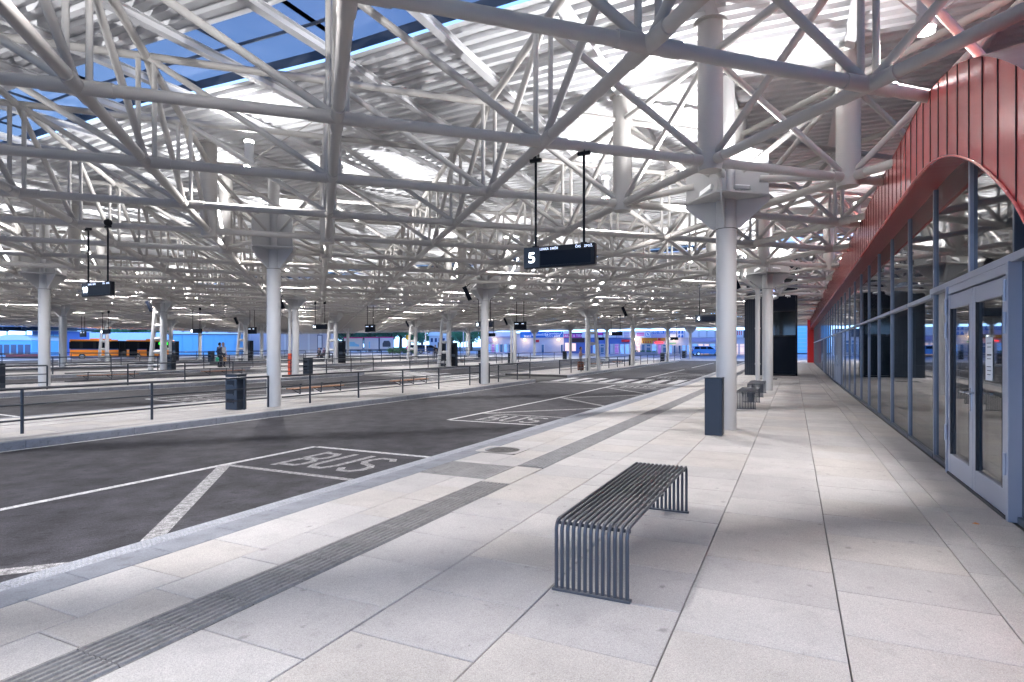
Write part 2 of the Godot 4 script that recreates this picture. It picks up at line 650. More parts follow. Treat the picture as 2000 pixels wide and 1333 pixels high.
func lay_slabs(parent: Node, cols: Array, u0: float, u1: float, length: float, level: Callable, pieces: Array, seed_: int, called := "paving_slab") -> void:
	# collects [distance, mesh, material, transform, name]
	var r := RandomNumberGenerator.new()
	r.seed = seed_
	for c in cols:
		var w: float = c[1] - c[0]
		var vm: float = (c[0] + c[1]) * 0.5
		var mesh := slab_mesh(w, length)
		var off: float = c[2] if c.size() > 2 else r.randf() * length
		var u := u0 - off
		while u < u1:
			var um := u + length * 0.5
			var segs := [[u, u + length]]
			if c.size() > 3:
				for gap in c[3]:
					var left := []
					for sg in segs:
						if gap[1] <= sg[0] or gap[0] >= sg[1]:
							left.append(sg)
							continue
						if gap[0] - sg[0] > 0.03:
							left.append([sg[0], gap[0]])
						if sg[1] - gap[1] > 0.03:
							left.append([gap[1], sg[1]])
					segs = left
			for sg in segs:
				um = (sg[0] + sg[1]) * 0.5
				var p := W(um, vm, level.call(um, vm) + r.randf_range(-0.0015, 0.0015))
				var tilt := Basis.from_euler(Vector3(r.randf_range(-0.0012, 0.0012), 0, r.randf_range(-0.0015, 0.0015)))
				var cut: float = sg[1] - sg[0]
				pieces.append([Vector2(um - 1.0, vm).length(), mesh if absf(cut - length) < 0.001 else slab_mesh(w, cut), M["granite_slab_%d" % r.randi_range(0, 2)], Transform3D(tilt, p), called])
			u += length

func place_pieces(parent: Node, pieces: Array, most: int, rest_called: String) -> void:
	pieces.sort_custom(func(a, b): return a[0] < b[0])
	var rest := {}
	for i in pieces.size():
		var e = pieces[i]
		if i < most:
			obj(e[4], e[1], e[2], parent, e[3])
		else:
			if not rest.has(e[2]):
				rest[e[2]] = S()
			rest[e[2]].append_from(e[1], 0, e[3])
	if rest.is_empty():
		return
	var joined := ArrayMesh.new()
	var k := 0
	for m in rest:
		rest[m].commit(joined)
		joined.surface_set_material(k, m)
		k += 1
	var o := obj(rest_called, joined, null, parent)
	o.set_meta("kind", "stuff")

func build_platform() -> void:
	var lv := func(u: float, _v: float) -> float: return platform_at(u)
	var st := S()
	ribbon(st, span(-6.0, 78.0, 3.0), -4.84, 12.0, -0.03, lv, 0.45, 0.0)
	var base := obj("platform", st.commit(), M.joint)
	tag(base, "pale granite paved platform beside the glass hall", "platform", "", "structure")
	var pieces := []
	var hole := [[7.95, 8.62]]
	var cols := [[-4.35, -3.79, 0.1, [[6.35, 7.2], [8.03, 8.63]]], [-3.79, -3.39, 0.3, [[6.35, 7.2]]], [-3.0, -2.24, 0.55], [-2.24, -1.45, 0.2], [-1.45, -0.61, 0.51], [-0.61, 0.25, 0.07], [0.25, 1.11, 0.4], [1.11, 1.33, 0.3], [1.33, 1.80, 0.15]]
	lay_slabs(base, cols, 0.8, 77.0, 0.665, lv, pieces, 77)
	pieces.append([8.0, slab_mesh(0.38, 1.0), M.granite_slab_2, Transform3D(Basis(), W(6.75, -3.2, 0)), "paving_slab"])
	# the square slab that carries the manhole cover is cut round it
	place_pieces(base, pieces, 300, "paving_slabs")
	var ms := S()
	var ring_n := 32
	var c := W(8.33, -4.145, 0.003)
	for i in ring_n:
		var a0 := TAU * i / ring_n
		var a1 := TAU * (i + 1) / ring_n
		var edge := func(a: float) -> Vector3:
			var d := Vector2(cos(a), sin(a))
			var k := minf(0.355 / maxf(absf(d.x), 1e-6), 0.297 / maxf(absf(d.y), 1e-6))
			return c + Vector3(d.x * k, 0, d.y * k)
		var inner := func(a: float) -> Vector3: return c + Vector3(cos(a) * 0.277, 0, sin(a) * 0.277)
		quad(ms, edge.call(a0), edge.call(a1), inner.call(a1), inner.call(a0), Vector3.UP)
	obj("manhole_surround", ms.commit(), M.granite_slab_1, base)
	# kerb: pale dotted edge stones and dark flat stones, piece by piece
	pieces = []
	var r := RandomNumberGenerator.new()
	r.seed = 4
	var kerb := S()
	box(kerb, Vector3(0, -0.17, 0), Vector3(0.19, 0.34, 1.046), Basis(), 0.008)
	var kerb_bumped := S()
	kerb_bumped.append_from(kerb.commit(), 0, Transform3D())
	for i in 26:
		for k in 5:
			var p := Vector3(-0.072 + k * 0.036, 0.0, -0.50 + i * 0.04 + (0.02 if k % 2 else 0.0))
			for s in 4:
				var a := s * PI * 0.5
				var d0 := Vector3(cos(a), 0, sin(a)) * 0.013
				var d1 := Vector3(cos(a + PI * 0.5), 0, sin(a + PI * 0.5)) * 0.013
				tri(kerb_bumped, p + d0, p + d1, p + Vector3.UP * 0.006, (d0 + d1 + Vector3.UP * 0.02).normalized())
	var near_kerb := kerb_bumped.commit()
	var far_kerb := kerb.commit()
	var flat := slab_mesh(0.30, 0.60)
	var u := -4.2
	while u < 77.0:
		pieces.append([absf(u), near_kerb if absf(u) < 18.0 else far_kerb, M.kerb_light, Transform3D(Basis(), W(u + 0.525, -4.745, platform_at(u) + r.randf_range(-0.001, 0.001))), "kerb_stone"])
		u += 1.05
	u = -4.2
	while u < 77.0:
		pieces.append([absf(u) + 0.5, flat, M.kerb_dark, Transform3D(Basis(), W(u + 0.3, -4.5, platform_at(u) + r.randf_range(-0.001, 0.001))), "edge_stone"])
		u += 0.6
	place_pieces(base, pieces, 80, "edge_stones")
	# ribbed guidance strip and dotted square
	pieces = []
	var rib := S()
	for half in [-1, 1]:
		for i in 4:
			var x: float = half * 0.097 + (i - 1.5) * 0.047
			for e in [[-0.017, 0.0, -0.010, 0.011], [-0.010, 0.011, 0.010, 0.011], [0.010, 0.011, 0.017, 0.0]]:
				quad(rib, Vector3(x + e[0], e[1], -0.197), Vector3(x + e[2], e[3], -0.197), Vector3(x + e[2], e[3], 0.197), Vector3(x + e[0], e[1], 0.197), Vector3.UP)
		box(rib, Vector3(half * 0.097, -0.026, 0), Vector3(0.189, 0.05, 0.394))
	var rib_mesh := rib.commit()
	u = -0.6
	while u < 76.0:
		if u + 0.2 < 6.35 or u > 7.1:
			if u > 7.1 and u < 7.5:
				u = 7.27
			pieces.append([absf(u), rib_mesh, M.tactile_dark if u < 6.4 else M.tactile, Transform3D(Basis(), W(u + 0.2, -3.195, platform_at(u))), "ribbed_tile"])
		u += 0.4
	place_pieces(base, pieces, 60, "ribbed_tiles")
	var sq := S()
	box(sq, W(6.775, -3.87, -0.024), Vector3(0.95, 0.05, 0.842))
	for i in 19:
		for k in 17:
			var p := W(6.385 + 0.046 * k + 0.02, -4.335 + 0.049 * i, 0.001)
			for s in 6:
				var d0 := Vector3(cos(s * TAU / 6), 0, sin(s * TAU / 6))
				var d1 := Vector3(cos((s + 1) * TAU / 6), 0, sin((s + 1) * TAU / 6))
				quad(sq, p + d0 * 0.017, p + d1 * 0.017, p + d1 * 0.009 + Vector3.UP * 0.006, p + d0 * 0.009 + Vector3.UP * 0.006, d0 + d1 + Vector3.UP)
				tri(sq, p + Vector3.UP * 0.006, p + d0 * 0.009 + Vector3.UP * 0.006, p + d1 * 0.009 + Vector3.UP * 0.006, Vector3.UP)
	obj("dotted_square", sq.commit(), M.tactile_dark, base)
	# manhole cover
	var mh := thing("manhole_cover", "round dark iron manhole cover set in the paving next to the kerb", "manhole cover", c + Vector3.DOWN * 0.004)
	var t := S()
	for i in 40:
		var a0 := TAU * i / 40
		var a1 := TAU * (i + 1) / 40
		var d0 := Vector3(cos(a0), 0, sin(a0)) * 0.915
		var d1 := Vector3(cos(a1), 0, sin(a1)) * 0.915
		quad(t, d0 * 0.30, d1 * 0.30, d1 * 0.275, d0 * 0.275, Vector3.UP)
		for e in [[0.268, 0.22], [0.205, 0.16], [0.145, 0.10], [0.085, 0.04]]:
			quad(t, d0 * e[0], d1 * e[0], d1 * e[1], d0 * e[1], Vector3.UP)
			quad(t, d0 * e[0], d1 * e[0], d1 * e[0] + Vector3.DOWN * 0.008, d0 * e[0] + Vector3.DOWN * 0.008, d0)
			quad(t, d0 * e[1], d1 * e[1], d1 * e[1] + Vector3.DOWN * 0.008, d0 * e[1] + Vector3.DOWN * 0.008, -d0)
		tri(t, Vector3.DOWN * 0.008, d0 * 0.3 + Vector3.DOWN * 0.008, d1 * 0.3 + Vector3.DOWN * 0.008, Vector3.UP)
	obj("cover", t.commit(), M.iron, mh)
	# a floor grate near the lift tower
	var gr := S()
	for i in 12:
		box(gr, Vector3(0, 0.004, -0.66 + i * 0.12), Vector3(1.0, 0.012, 0.05))
	tag(obj("floor_grate", gr.commit(), M.tactile_dark, null, Transform3D(Basis(), W(34.5, -1.3, platform_at(34.5) + 0.003))), "grey slotted floor grate in front of the dark lift tower", "grate")
	# a dry leaf and small litter
	var lf := S()
	tri(lf, Vector3(-0.03, 0.003, 0), Vector3(0.03, 0.004, 0.008), Vector3(0.0, 0.012, -0.018), Vector3.UP)
	tri(lf, Vector3(-0.03, 0.003, 0), Vector3(0.03, 0.004, 0.008), Vector3(0.004, 0.003, 0.02), Vector3.UP)
	tag(obj("dry_leaf", lf.commit(), M.leaf_orange, null, Transform3D(Basis(), W(6.6, 1.48, 0.002))), "small orange dry leaf lying on the paving near the glass door", "leaf")

const ISLANDS := [[-12.85, -17.2], [-24.75, -29.0], [-35.0, -39.0], [-45.8, -49.8], [-56.0, -60.0]]

func build_islands() -> void:
	var words := ["first", "second", "third", "fourth", "fifth"]
	for k in ISLANDS.size():
		var near: float = ISLANDS[k][0]
		var far: float = ISLANDS[k][1]
		var lv := func(u: float, v: float) -> float: return ground_at(u, v)
		var st := S()
		for seg in [[-8.0, 30.0], [35.0, 74.0]]:
			var us := span(seg[0], seg[1], 2.0)
			ribbon(st, us, far + 0.16, near - 0.16, 0.15 - (0.03 if k == 0 else 0.0), lv)
			for e in [seg[0], seg[1]]:
				quad(st, W(e, far + 0.01, ground_at(e, far)), W(e, near - 0.01, ground_at(e, near)), W(e, near - 0.01, ground_at(e, near) + 0.148), W(e, far + 0.01, ground_at(e, far) + 0.148))
		# the lowered stretch at the crossing
		ribbon(st, span(29.9, 35.1, 1.0), far + 0.16, near - 0.16, 0.02, lv)
		var o := obj("island_platform", st.commit(), M.joint if k == 0 else M.granite_slab_1)
		tag(o, "%s narrow paved island platform counted from the near platform" % words[k], "platform", "", "structure")
		var pieces := []
		for side in [[near - 0.08, 0.16], [far + 0.08, 0.16]]:
			var u := -8.0
			while u < 74.0:
				if u + 2.0 > 30.0 and u < 35.0:
					u = 35.0
				var h0 := ground_at(u, side[0])
				var h1 := ground_at(u + 2.0, side[0])
				var b := Basis(Vector3.RIGHT, atan2(h1 - h0, 2.0))
				var key := "kerb_block"
				if not M.has(key):
					M[key] = one_box(Vector3(0.16, 0.4, 1.993), 0.012)
				pieces.append([Vector2(u, near).length(), M[key], M.kerb_dark, Transform3D(b, W(u + 1.0, side[0], (h0 + h1) * 0.5 + 0.152 - 0.2)), "kerb_stone"])
				u += 2.0
		place_pieces(o, pieces, 60 if k == 0 else 20, "kerb_stones")
		if k == 0:
			pieces = []
			var cols := []
			for i in 6:
				cols.append([far + 0.165 + i * 0.67, far + 0.165 + (i + 1) * 0.67])
			var isl := func(u: float, v: float) -> float: return island_at(u, v) + 0.001
			lay_slabs(o, cols, -7.0, 29.4, 1.0, isl, pieces, 9)
			lay_slabs(o, cols, 36.0, 73.0, 1.0, isl, pieces, 10)
			place_pieces(o, pieces, 100, "paving_slabs")
		# fine ribs of the warning strip along the near edge
		var rb := S()
		for seg in [[-7.0, 29.8], [35.2, 72.0]]:
			for i in 4:
				ribbon(rb, span(seg[0], seg[1], 4.0), near - 0.42 - i * 0.05, near - 0.395 - i * 0.05, 0.158, lv)
		obj("warning_ribs", rb.commit(), M.tactile, o)

# ------------------------------------------------------------------ roof frame
const LOW := 4.735
const HIGH := 6.52
const C0 := Vector2(12.5, -1.22)   # (u, v) of the first column
const TURN := 1.3                  # degrees between the roof grid and the platforms

func grid_dir(deg: float) -> Vector2:
	# (u, v) of a direction turned clockwise from the platform axis
	return Vector2(cos(deg_to_rad(deg)), sin(deg_to_rad(deg)))

func node_uv(p: float, q: float) -> Vector2:
	return C0 + STEP * ((p - 0.5) * grid_dir(TURN - 45.0) + (q - 0.5) * grid_dir(TURN + 45.0))

func col_uv(i: float, j: float) -> Vector2:
	return C0 + STEP * 3.0 * sqrt(2.0) * (i * grid_dir(TURN) - j * grid_dir(TURN + 90.0))

func bar_mesh(length: float, r: float, sleeve: float, n: int) -> Mesh:
	# along y from 0 to length, with thicker sleeves where it meets the joints
	var st := S()
	if sleeve > 0.0:
		var s := 0.38
		tube(st, Vector3.ZERO, Vector3.UP * s, r * sleeve, -1, n)
		tube(st, Vector3.UP * s, Vector3.UP * (length - s), r, -1, n, false)
		tube(st, Vector3.UP * (length - s), Vector3.UP * length, r * sleeve, -1, n)
	else:
		tube(st, Vector3.ZERO, Vector3.UP * length, r, -1, n, true)
	return st.commit()

func is_drum(p: int, q: int) -> bool:
	# joints at the corners of the cell that a column stands in: columns every 3 steps both ways, (i, j) -> p + q even
	var k := posmod(p, 3)
	var l := posmod(q, 3)
	if k > 1 or l > 1:
		return false
	return posmod(floori(p / 3.0) + floori(q / 3.0), 2) == 0

func build_roof() -> void:
	var frame := thing("roof_frame", "white tubular steel lattice frame carrying the whole station roof", "roof frame", W(C0.x, C0.y, LOW))
	var origin := frame.position
	var bottom := bar_mesh(STEP, 0.078, 1.18, 14)
	var top := bar_mesh(STEP, 0.066, 0.0, 12)
	var diag_len := sqrt(STEP * STEP + (HIGH - LOW) * (HIGH - LOW))
	var diag := bar_mesh(diag_len, 0.056, 0.0, 12)
	var strut := bar_mesh(HIGH - LOW, 0.041, 0.0, 10)
	var ds := S()
	tube(ds, Vector3.DOWN * 0.02, Vector3.UP * 2.3, 0.205, -1, 20)
	tube(ds, Vector3.DOWN * 0.16, Vector3.DOWN * 0.02, 0.185, 0.205, 20)
	tube(ds, Vector3.UP * 2.3, Vector3.UP * 2.33, 0.28, -1, 20)
	var drum := ds.commit()
	var lists := {"bottom_chord": [], "top_chord": [], "diagonal": [], "strut": [], "joint_drum": []}
	var meshes := {"bottom_chord": bottom, "top_chord": top, "diagonal": diag, "strut": strut, "joint_drum": drum}
	var inside := func(c: Vector2) -> bool: return c.x > -9.0 and c.x < 86.0 and c.y > -90.0 and c.y < 7.5
	var from_cam := func(c: Vector2) -> float:
		var t := deg_to_rad(YAW)
		var z := c.x * cos(t) - c.y * sin(t)
		var x := c.x * sin(t) + c.y * cos(t)
		return 200.0 + c.length() if z < 0.5 or absf(x) > z * 0.95 + 3.0 else Vector2(x, z).length()
	for p in range(-40, 50):
		for q in range(-40, 50):
			var n := node_uv(p, q)
			if not inside.call(n):
				continue
			var low := W(n.x, n.y, LOW)
			var high := W(n.x, n.y, HIGH)
			for e in [[p + 1, q], [p, q + 1]]:
				var m := node_uv(e[0], e[1])
				if not inside.call(m):
					continue
				var d: float = from_cam.call((n + m) * 0.5)
				var low2 := W(m.x, m.y, LOW)
				var high2 := W(m.x, m.y, HIGH)
				lists.bottom_chord.append([d, Transform3D(frame_of(low2 - low), low - origin)])
				lists.top_chord.append([d, Transform3D(frame_of(high2 - high), high - origin)])
				# along the first axis a diagonal falls away from the viewer's side, along the second towards the hall
				lists.diagonal.append([d, Transform3D(frame_of(low2 - high), high - origin)])
			var d0: float = from_cam.call(n)
			if is_drum(p, q):
				lists.joint_drum.append([d0, Transform3D(Basis(), low - origin)])
			else:
				var side := grid_dir(TURN + 45.0) * 0.12
				for sg: float in [-1.0, 1.0]:
					lists.strut.append([d0, Transform3D(Basis(), W(n.x + side.x * sg, n.y + side.y * sg, LOW) - origin)])
	for kind: String in lists:
		var l: Array = lists[kind]
		l.sort_custom(func(a, b): return a[0] < b[0])
		var rest := []
		for i in l.size():
			if i < 300:
				obj(kind, meshes[kind], M.steel_white, frame, l[i][1])
			else:
				rest.append(l[i][1])
		many(kind + "s", meshes[kind], M.steel_white, rest, frame)
	build_deck()

func deck_height(v: float) -> float:
	# shallow folds that run along the platforms
	var k := absf(fposmod((v + 1.22) / 12.73, 1.0) - 0.5) * 2.0
	return 7.1 + 0.16 * k

func build_deck() -> void:
	var roof := thing("roof_deck", "white corrugated sheet roof with glazed strips above the steel frame", "roof", W(40, -40, 7.0))
	var o := roof.position
	var edges := []
	var v := 13.0
	while v > -92.0:
		edges.append(v)
		v -= 6.365
	# fold lines sit on multiples of half a bay
	edges = []
	for k in range(-14, 3):
		edges.append(-1.22 + 6.365 * k)
	var bands := [[-12.0, 6.9], [8.7, 32.2], [34.3, 57.6], [59.7, 87.0]]
	var pitch := 0.30
	for b in bands:
		for i in edges.size() - 1:
			var va: float = edges[i]
			var vb: float = edges[i + 1]
			var ha := deck_height(va) - o.y
			var hb := deck_height(vb) - o.y
			var u: float = b[0]
			var part := 0
			while u < b[1] - 0.01:
				var end := minf(u + pitch * 16.0, b[1])
				var st := S()
				var x := u
				while x < end - 0.001:
					var prof := [[0.0, 0.0], [0.12, 0.0], [0.15, 0.085], [0.27, 0.085], [0.30, 0.0]]
					for s in 4:
						var x0: float = minf(x + prof[s][0], end)
						var x1: float = minf(x + prof[s + 1][0], end)
						if x1 - x0 < 1e-4:
							continue
						quad(st, W(x0, va, ha + prof[s][1]) - Vector3(o.x, 0, o.z), W(x1, va, ha + prof[s + 1][1]) - Vector3(o.x, 0, o.z), W(x1, vb, hb + prof[s + 1][1]) - Vector3(o.x, 0, o.z), W(x0, vb, hb + prof[s][1]) - Vector3(o.x, 0, o.z), Vector3.DOWN)
					x += pitch
				obj("roof_sheet", st.commit(), M.deck, roof)
				u = end
				part += 1
	# purlins: flat white beams along the platforms under the sheets, on short posts from the frame
	for i in range(-42, 6):
		var vv := -1.22 + 2.1213 * i
		if vv < -86.0 or vv > 9.0:
			continue
		if posmod(i, 2) == 1 and vv < -30.0:
			continue
		var st := S()
		var hh := deck_height(vv)
		box(st, W(38.0, vv, hh - 0.06) - o, Vector3(0.16, 0.012, 97.0))
		box(st, W(38.0, vv, hh - 0.13) - o, Vector3(0.012, 0.126, 97.0))
		box(st, W(38.0, vv, hh - 0.20) - o, Vector3(0.16, 0.012, 97.0))
		obj("purlin", st.commit(), M.beam_white, roof)
	# glazed strips between the sheets, kerbed and barred
	for g in [[6.9, 8.7], [32.2, 34.3], [57.6, 59.7]]:
		for i in edges.size() - 1:
			var va: float = edges[i]
			var vb: float = edges[i + 1]
			if va > -5.0:
				# closed by sheet above the near platform
				var s2 := S()
				var x: float = g[0]
				while x < g[1] - 0.001:
					var x1: float = minf(x + 0.13, g[1])
					var up := 0.07 if int(round((x - g[0]) / 0.13)) % 2 else 0.0
					quad(s2, W(x, va, deck_height(va) + up) - o, W(x1, va, deck_height(va) + up) - o, W(x1, vb, deck_height(vb) + up) - o, W(x, vb, deck_height(vb) + up) - o, Vector3.DOWN)
					x += 0.13
				obj("roof_sheet", s2.commit(), M.deck, roof)
				continue
			var st := S()
			quad(st, W(g[0], va, deck_height(va) + 0.25) - o, W(g[1], va, deck_height(va) + 0.25) - o, W(g[1], vb, deck_height(vb) + 0.25) - o, W(g[0], vb, deck_height(vb) + 0.25) - o, Vector3.DOWN)
			obj("skylight_pane", st.commit(), M.skylight_glass, roof)
			var fr := S()
			for n in 4:
				var t := n / 3.0
				var vv := lerpf(va, vb, t)
				box(fr, W((g[0] + g[1]) * 0.5, vv, deck_height(vv) + 0.22) - o, Vector3(0.03 if n % 3 else 0.06, 0.05, g[1] - g[0]))
			for uu: float in [g[0], (g[0] + g[1]) * 0.5, g[1]]:
				var a := W(uu, va, deck_height(va) + 0.16) - o
				var c := W(uu, vb, deck_height(vb) + 0.16) - o
				var d := c - a
				box(fr, (a + c) * 0.5, Vector3(d.length(), 0.18 if uu == g[0] or uu == g[1] else 0.05, 0.03), Basis(Vector3.BACK, atan2(d.y, d.x)))
			obj("skylight_frame", fr.commit(), M.aluminium_dark, roof)

# ------------------------------------------------------------------ columns
func column_shape(o: Node3D, foot: float, detail: int, axis: float) -> void:
	# o stands at the foot; heights below are above the datum
	var n := 24 if detail > 1 else 14
	var st := S()
	tube(st, Vector3.DOWN * 0.1, Vector3.UP * (3.98 - foot), 0.195, -1, n)
	obj("shaft", st.commit(), M.column_white, o)
	st = S()
	tube(st, Vector3.UP * (3.985 - foot), Vector3.UP * (4.55 - foot), 0.195, -1, n)
	obj("head", st.commit(), M.column_white, o)
	st = S()
	tube(st, Vector3.UP * (3.974 - foot), Vector3.UP * (3.988 - foot), 0.199, -1, n)
	obj("ring", st.commit(), M.joint, o)
	var b := Basis(Vector3.UP, deg_to_rad(axis))
	# square plate with its corners towards the four drums
	var poly := PackedVector2Array([Vector2(0.8, -0.09), Vector2(0.8, 0.09), Vector2(0.09, 0.8), Vector2(-0.09, 0.8), Vector2(-0.8, 0.09), Vector2(-0.8, -0.09), Vector2(-0.09, -0.8), Vector2(0.09, -0.8)])
	st = S()
	prism(st, poly, Vector3.UP * (4.55 - foot), b.x, b.z, Vector3.UP * 0.03)
	obj("head_plate", st.commit(), M.column_white, o)
	for k in 4:
		var d := b.rotated(Vector3.UP, k * PI * 0.5)
		st = S()
		prism(st, PackedVector2Array([Vector2(0.19, 4.0 - foot), Vector2(0.26, 4.0 - foot), Vector2(0.79, 4.47 - foot), Vector2(0.79, 4.548 - foot), Vector2(0.19, 4.548 - foot)]), -d.z * 0.014, d.x, Vector3.UP, d.z * 0.028)
		obj("gusset", st.commit(), M.column_white, o)
		if detail > 0:
			st = S()
			prism(st, PackedVector2Array([Vector2(0.16, 4.582 - foot), Vector2(0.78, 4.582 - foot), Vector2(0.78, 5.41 - foot), Vector2(0.16, 5.66 - foot)]), -d.z * 0.014, d.x, Vector3.UP, d.z * 0.028)
			obj("web_plate", st.commit(), M.column_white, o)
	if detail > 0:
		st = S()
		tube(st, Vector3.UP * (4.582 - foot), Vector3.UP * (7.0 - foot), 0.165, -1, n)
		obj("upper_shaft", st.commit(), M.column_white, o)
		for k in 4:
			var d := b.rotated(Vector3.UP, k * PI * 0.5).x
			st = S()
			tube(st, d * 0.62 + Vector3.UP * (4.91 - foot), d * 2.12 + Vector3.UP * (4.765 - foot), 0.07, -1, 10)
			tube(st, d * 0.3 + Vector3.UP * (5.1 - foot), d * 2.12 + Vector3.UP * (6.4 - foot), 0.055, -1, 10)
			obj("brace", st.commit(), M.steel_white, o)

func downpipe_shape(o: Node3D, foot: float, dir: Vector3, band: bool) -> void:
	var st := S()
	var x := dir * 0.36
	path_tube(st, [dir * 0.95 + Vector3.UP * (5.3 - foot), dir * 0.95 + Vector3.UP * (4.46 - foot), x + Vector3.UP * (3.95 - foot), x + Vector3.UP * 0.0], 0.085, 12)
	obj("downpipe", st.commit(), M.column_white, o)
	for h: float in [1.0, 2.4, 3.6]:
		st = S()
		tube(st, x + Vector3.UP * h, x + Vector3.UP * (h + 0.07), 0.1, -1, 12)
		obj("pipe_collar", st.commit(), M.column_white, o)
	if band:
		st = S()
		tube(st, x, x + Vector3.UP * 1.25, 0.11, -1, 12)
		obj("orange_guard", st.commit(), M.orange_band, o)
		for k in 5:
			st = S()
			tube(st, x + Vector3.UP * (0.15 + k * 0.24), x + Vector3.UP * (0.21 + k * 0.24), 0.114, -1, 12)
			obj("guard_stripe", st.commit(), M.red_dark, o)

func ladder_shape(o: Node3D, foot: float, dir: Vector3) -> void:
	# a second, leaning tube tied to the column by five bulging links
	var st := S()
	var a := dir * 0.82
	var b := dir * 0.5 + Vector3.UP * (4.2 - foot)
	tube(st, a, b, 0.15, 0.13, 16)
	obj("leaning_tube", st.commit(), M.column_white, o)
	for k in 5:
		var h := 0.35 + k * 0.82
		var c := (dir * (0.82 - 0.32 * h / 4.2)) * 0.5 + Vector3.UP * h
		st = S()
		ball(st, c, Vector3(0.26, 0.13, 0.19), 14, 8, Basis(dir, Vector3.UP, dir.cross(Vector3.UP)))
		obj("bulging_link", st.commit(), M.column_white, o)

func build_columns() -> void:
	var far := [[24.1, -46.7, "p", "beside the downpipe left of the orange bus"], [24.1, -35.8, "t", "at the right end of the orange bus"], [37.5, -64.8, "t", "in front of the middle of the orange bus"], [39.7, -57.8, "t", "just right of a larger ladder column near the bus"], [48.2, -64.8, "", "in front of the left part of the blue warehouse"], [39.4, -46.6, "t", "at the right end of the blue warehouse"], [49.5, -55.9, "", "in front of the pale stone wall"], [39.7, -35.9, "t", "beside a dark ticket machine in the middle distance"], [64.8, -56.4, "", "in front of the leftmost billboards"], [51.4, -35.7, "t", "left of the walking man"], [41.1, -25.3, "t", "between the walking man and the near round column"], [70.5, -40.2, "p", "in front of the green trees left of the shops"], [51.5, -24.3, "p", "left of the blue shop fascia"], [80.7, -34.8, "", "in front of the blue shop fascia"], [68.9, -24.9, "", "in front of the shop with the pink fascia"], [42.0, -13.8, "t", "next to the person with the brown suitcase"], [69.4, -20.4, "", "right behind the person with the suitcase"], [53.9, -13.4, "", "second after the crossing on the first island"], [70.5, -13.4, "", "third after the crossing on the first island"], [83.6, -12.8, "", "last of the first island by the blue car"]]
	var near := [[0, 0, "", "large round white steel column behind the tall navy box on the near platform"], [1, 0, "p", "white column with a downpipe behind the two far bar benches"], [0, 1, "", "round white column standing in the first railing beside the waste bin"], [1, 1, "", "round white column at the far part of the first railing"], [0, 2, "", "leftmost round white column, on the second island"], [1, 2, "b", "white column with an orange banded downpipe guard on the second island"]]
	for e in near:
		var c := col_uv(e[0], e[1])
		var foot := platform_at(c.x) if e[1] == 0 else island_at(c.x, c.y) - 0.001
		var o := thing("steel_column", e[3], "column", W(c.x, c.y, foot), 0.0, "white steel columns")
		column_shape(o, foot, 2, -TURN)
		if e[2] == "p":
			downpipe_shape(o, foot, Vector3(-1, 0, 0.1).normalized(), false)
		if e[2] == "b":
			downpipe_shape(o, foot, Vector3(-0.95, 0, 0.3).normalized(), true)
	for e in far:
		var foot := island_at(e[0], e[1]) - 0.001
		var kind := "white column tied to a leaning tube" if e[2] == "t" else "white column with a bent downpipe" if e[2] == "p" else "plain white column"
		var o := thing("steel_column", "%s, %s" % [kind, e[3]], "column", W(e[0], e[1], foot), 0.0, "white steel columns")
		column_shape(o, foot, 1, -TURN)
		if e[2] == "p":
			downpipe_shape(o, foot, Vector3(-1, 0, 0.1).normalized(), false)
		if e[2] == "t":
			var d := Vector3(-0.9, 0, 0.43) if e[1] < -15.0 else Vector3(0.9, 0, -0.43)
			ladder_shape(o, foot, d.normalized())
	# loudspeaker boxes hung beside some column heads
	var spk := [[col_uv(1, 1), "tilted black loudspeaker left of the round column on the first island"], [col_uv(1, 2), "tilted black loudspeaker beside the orange banded column"], [Vector2(24.1, -35.8), "tilted black loudspeaker on the ladder column by the bus"], [Vector2(39.4, -46.6), "tilted black loudspeaker at the column by the blue warehouse"], [Vector2(51.4, -35.7), "tilted black loudspeaker left of the walking man's column"], [Vector2(51.5, -24.3), "tilted black loudspeaker left of the blue shop fascia"], [Vector2(42.0, -10.2), "black loudspeaker hanging under the frame over the crossing"], [Vector2(25.5, -1.4), "tall black loudspeaker hanging behind the near round column"]]
	for e in spk:
		var c: Vector2 = e[0]
		var o := thing("loudspeaker", e[1], "loudspeaker", W(c.x - 0.4, c.y - 0.75, 4.35), 0.4, "black loudspeakers")
		o.rotation.z = 0.42
		put_box("cabinet", Vector3.ZERO, Vector3(0.2, 0.72, 0.2), M.black_box, o, 0.012)
		put_box("grille", Vector3(0, 0, 0.103), Vector3(0.17, 0.66, 0.008), M.screen_glass, o)
		put_tube("bracket", Vector3(0, 0.3, -0.1), Vector3(0.35, 0.42, -0.1), 0.02, M.black_box, o, 8)

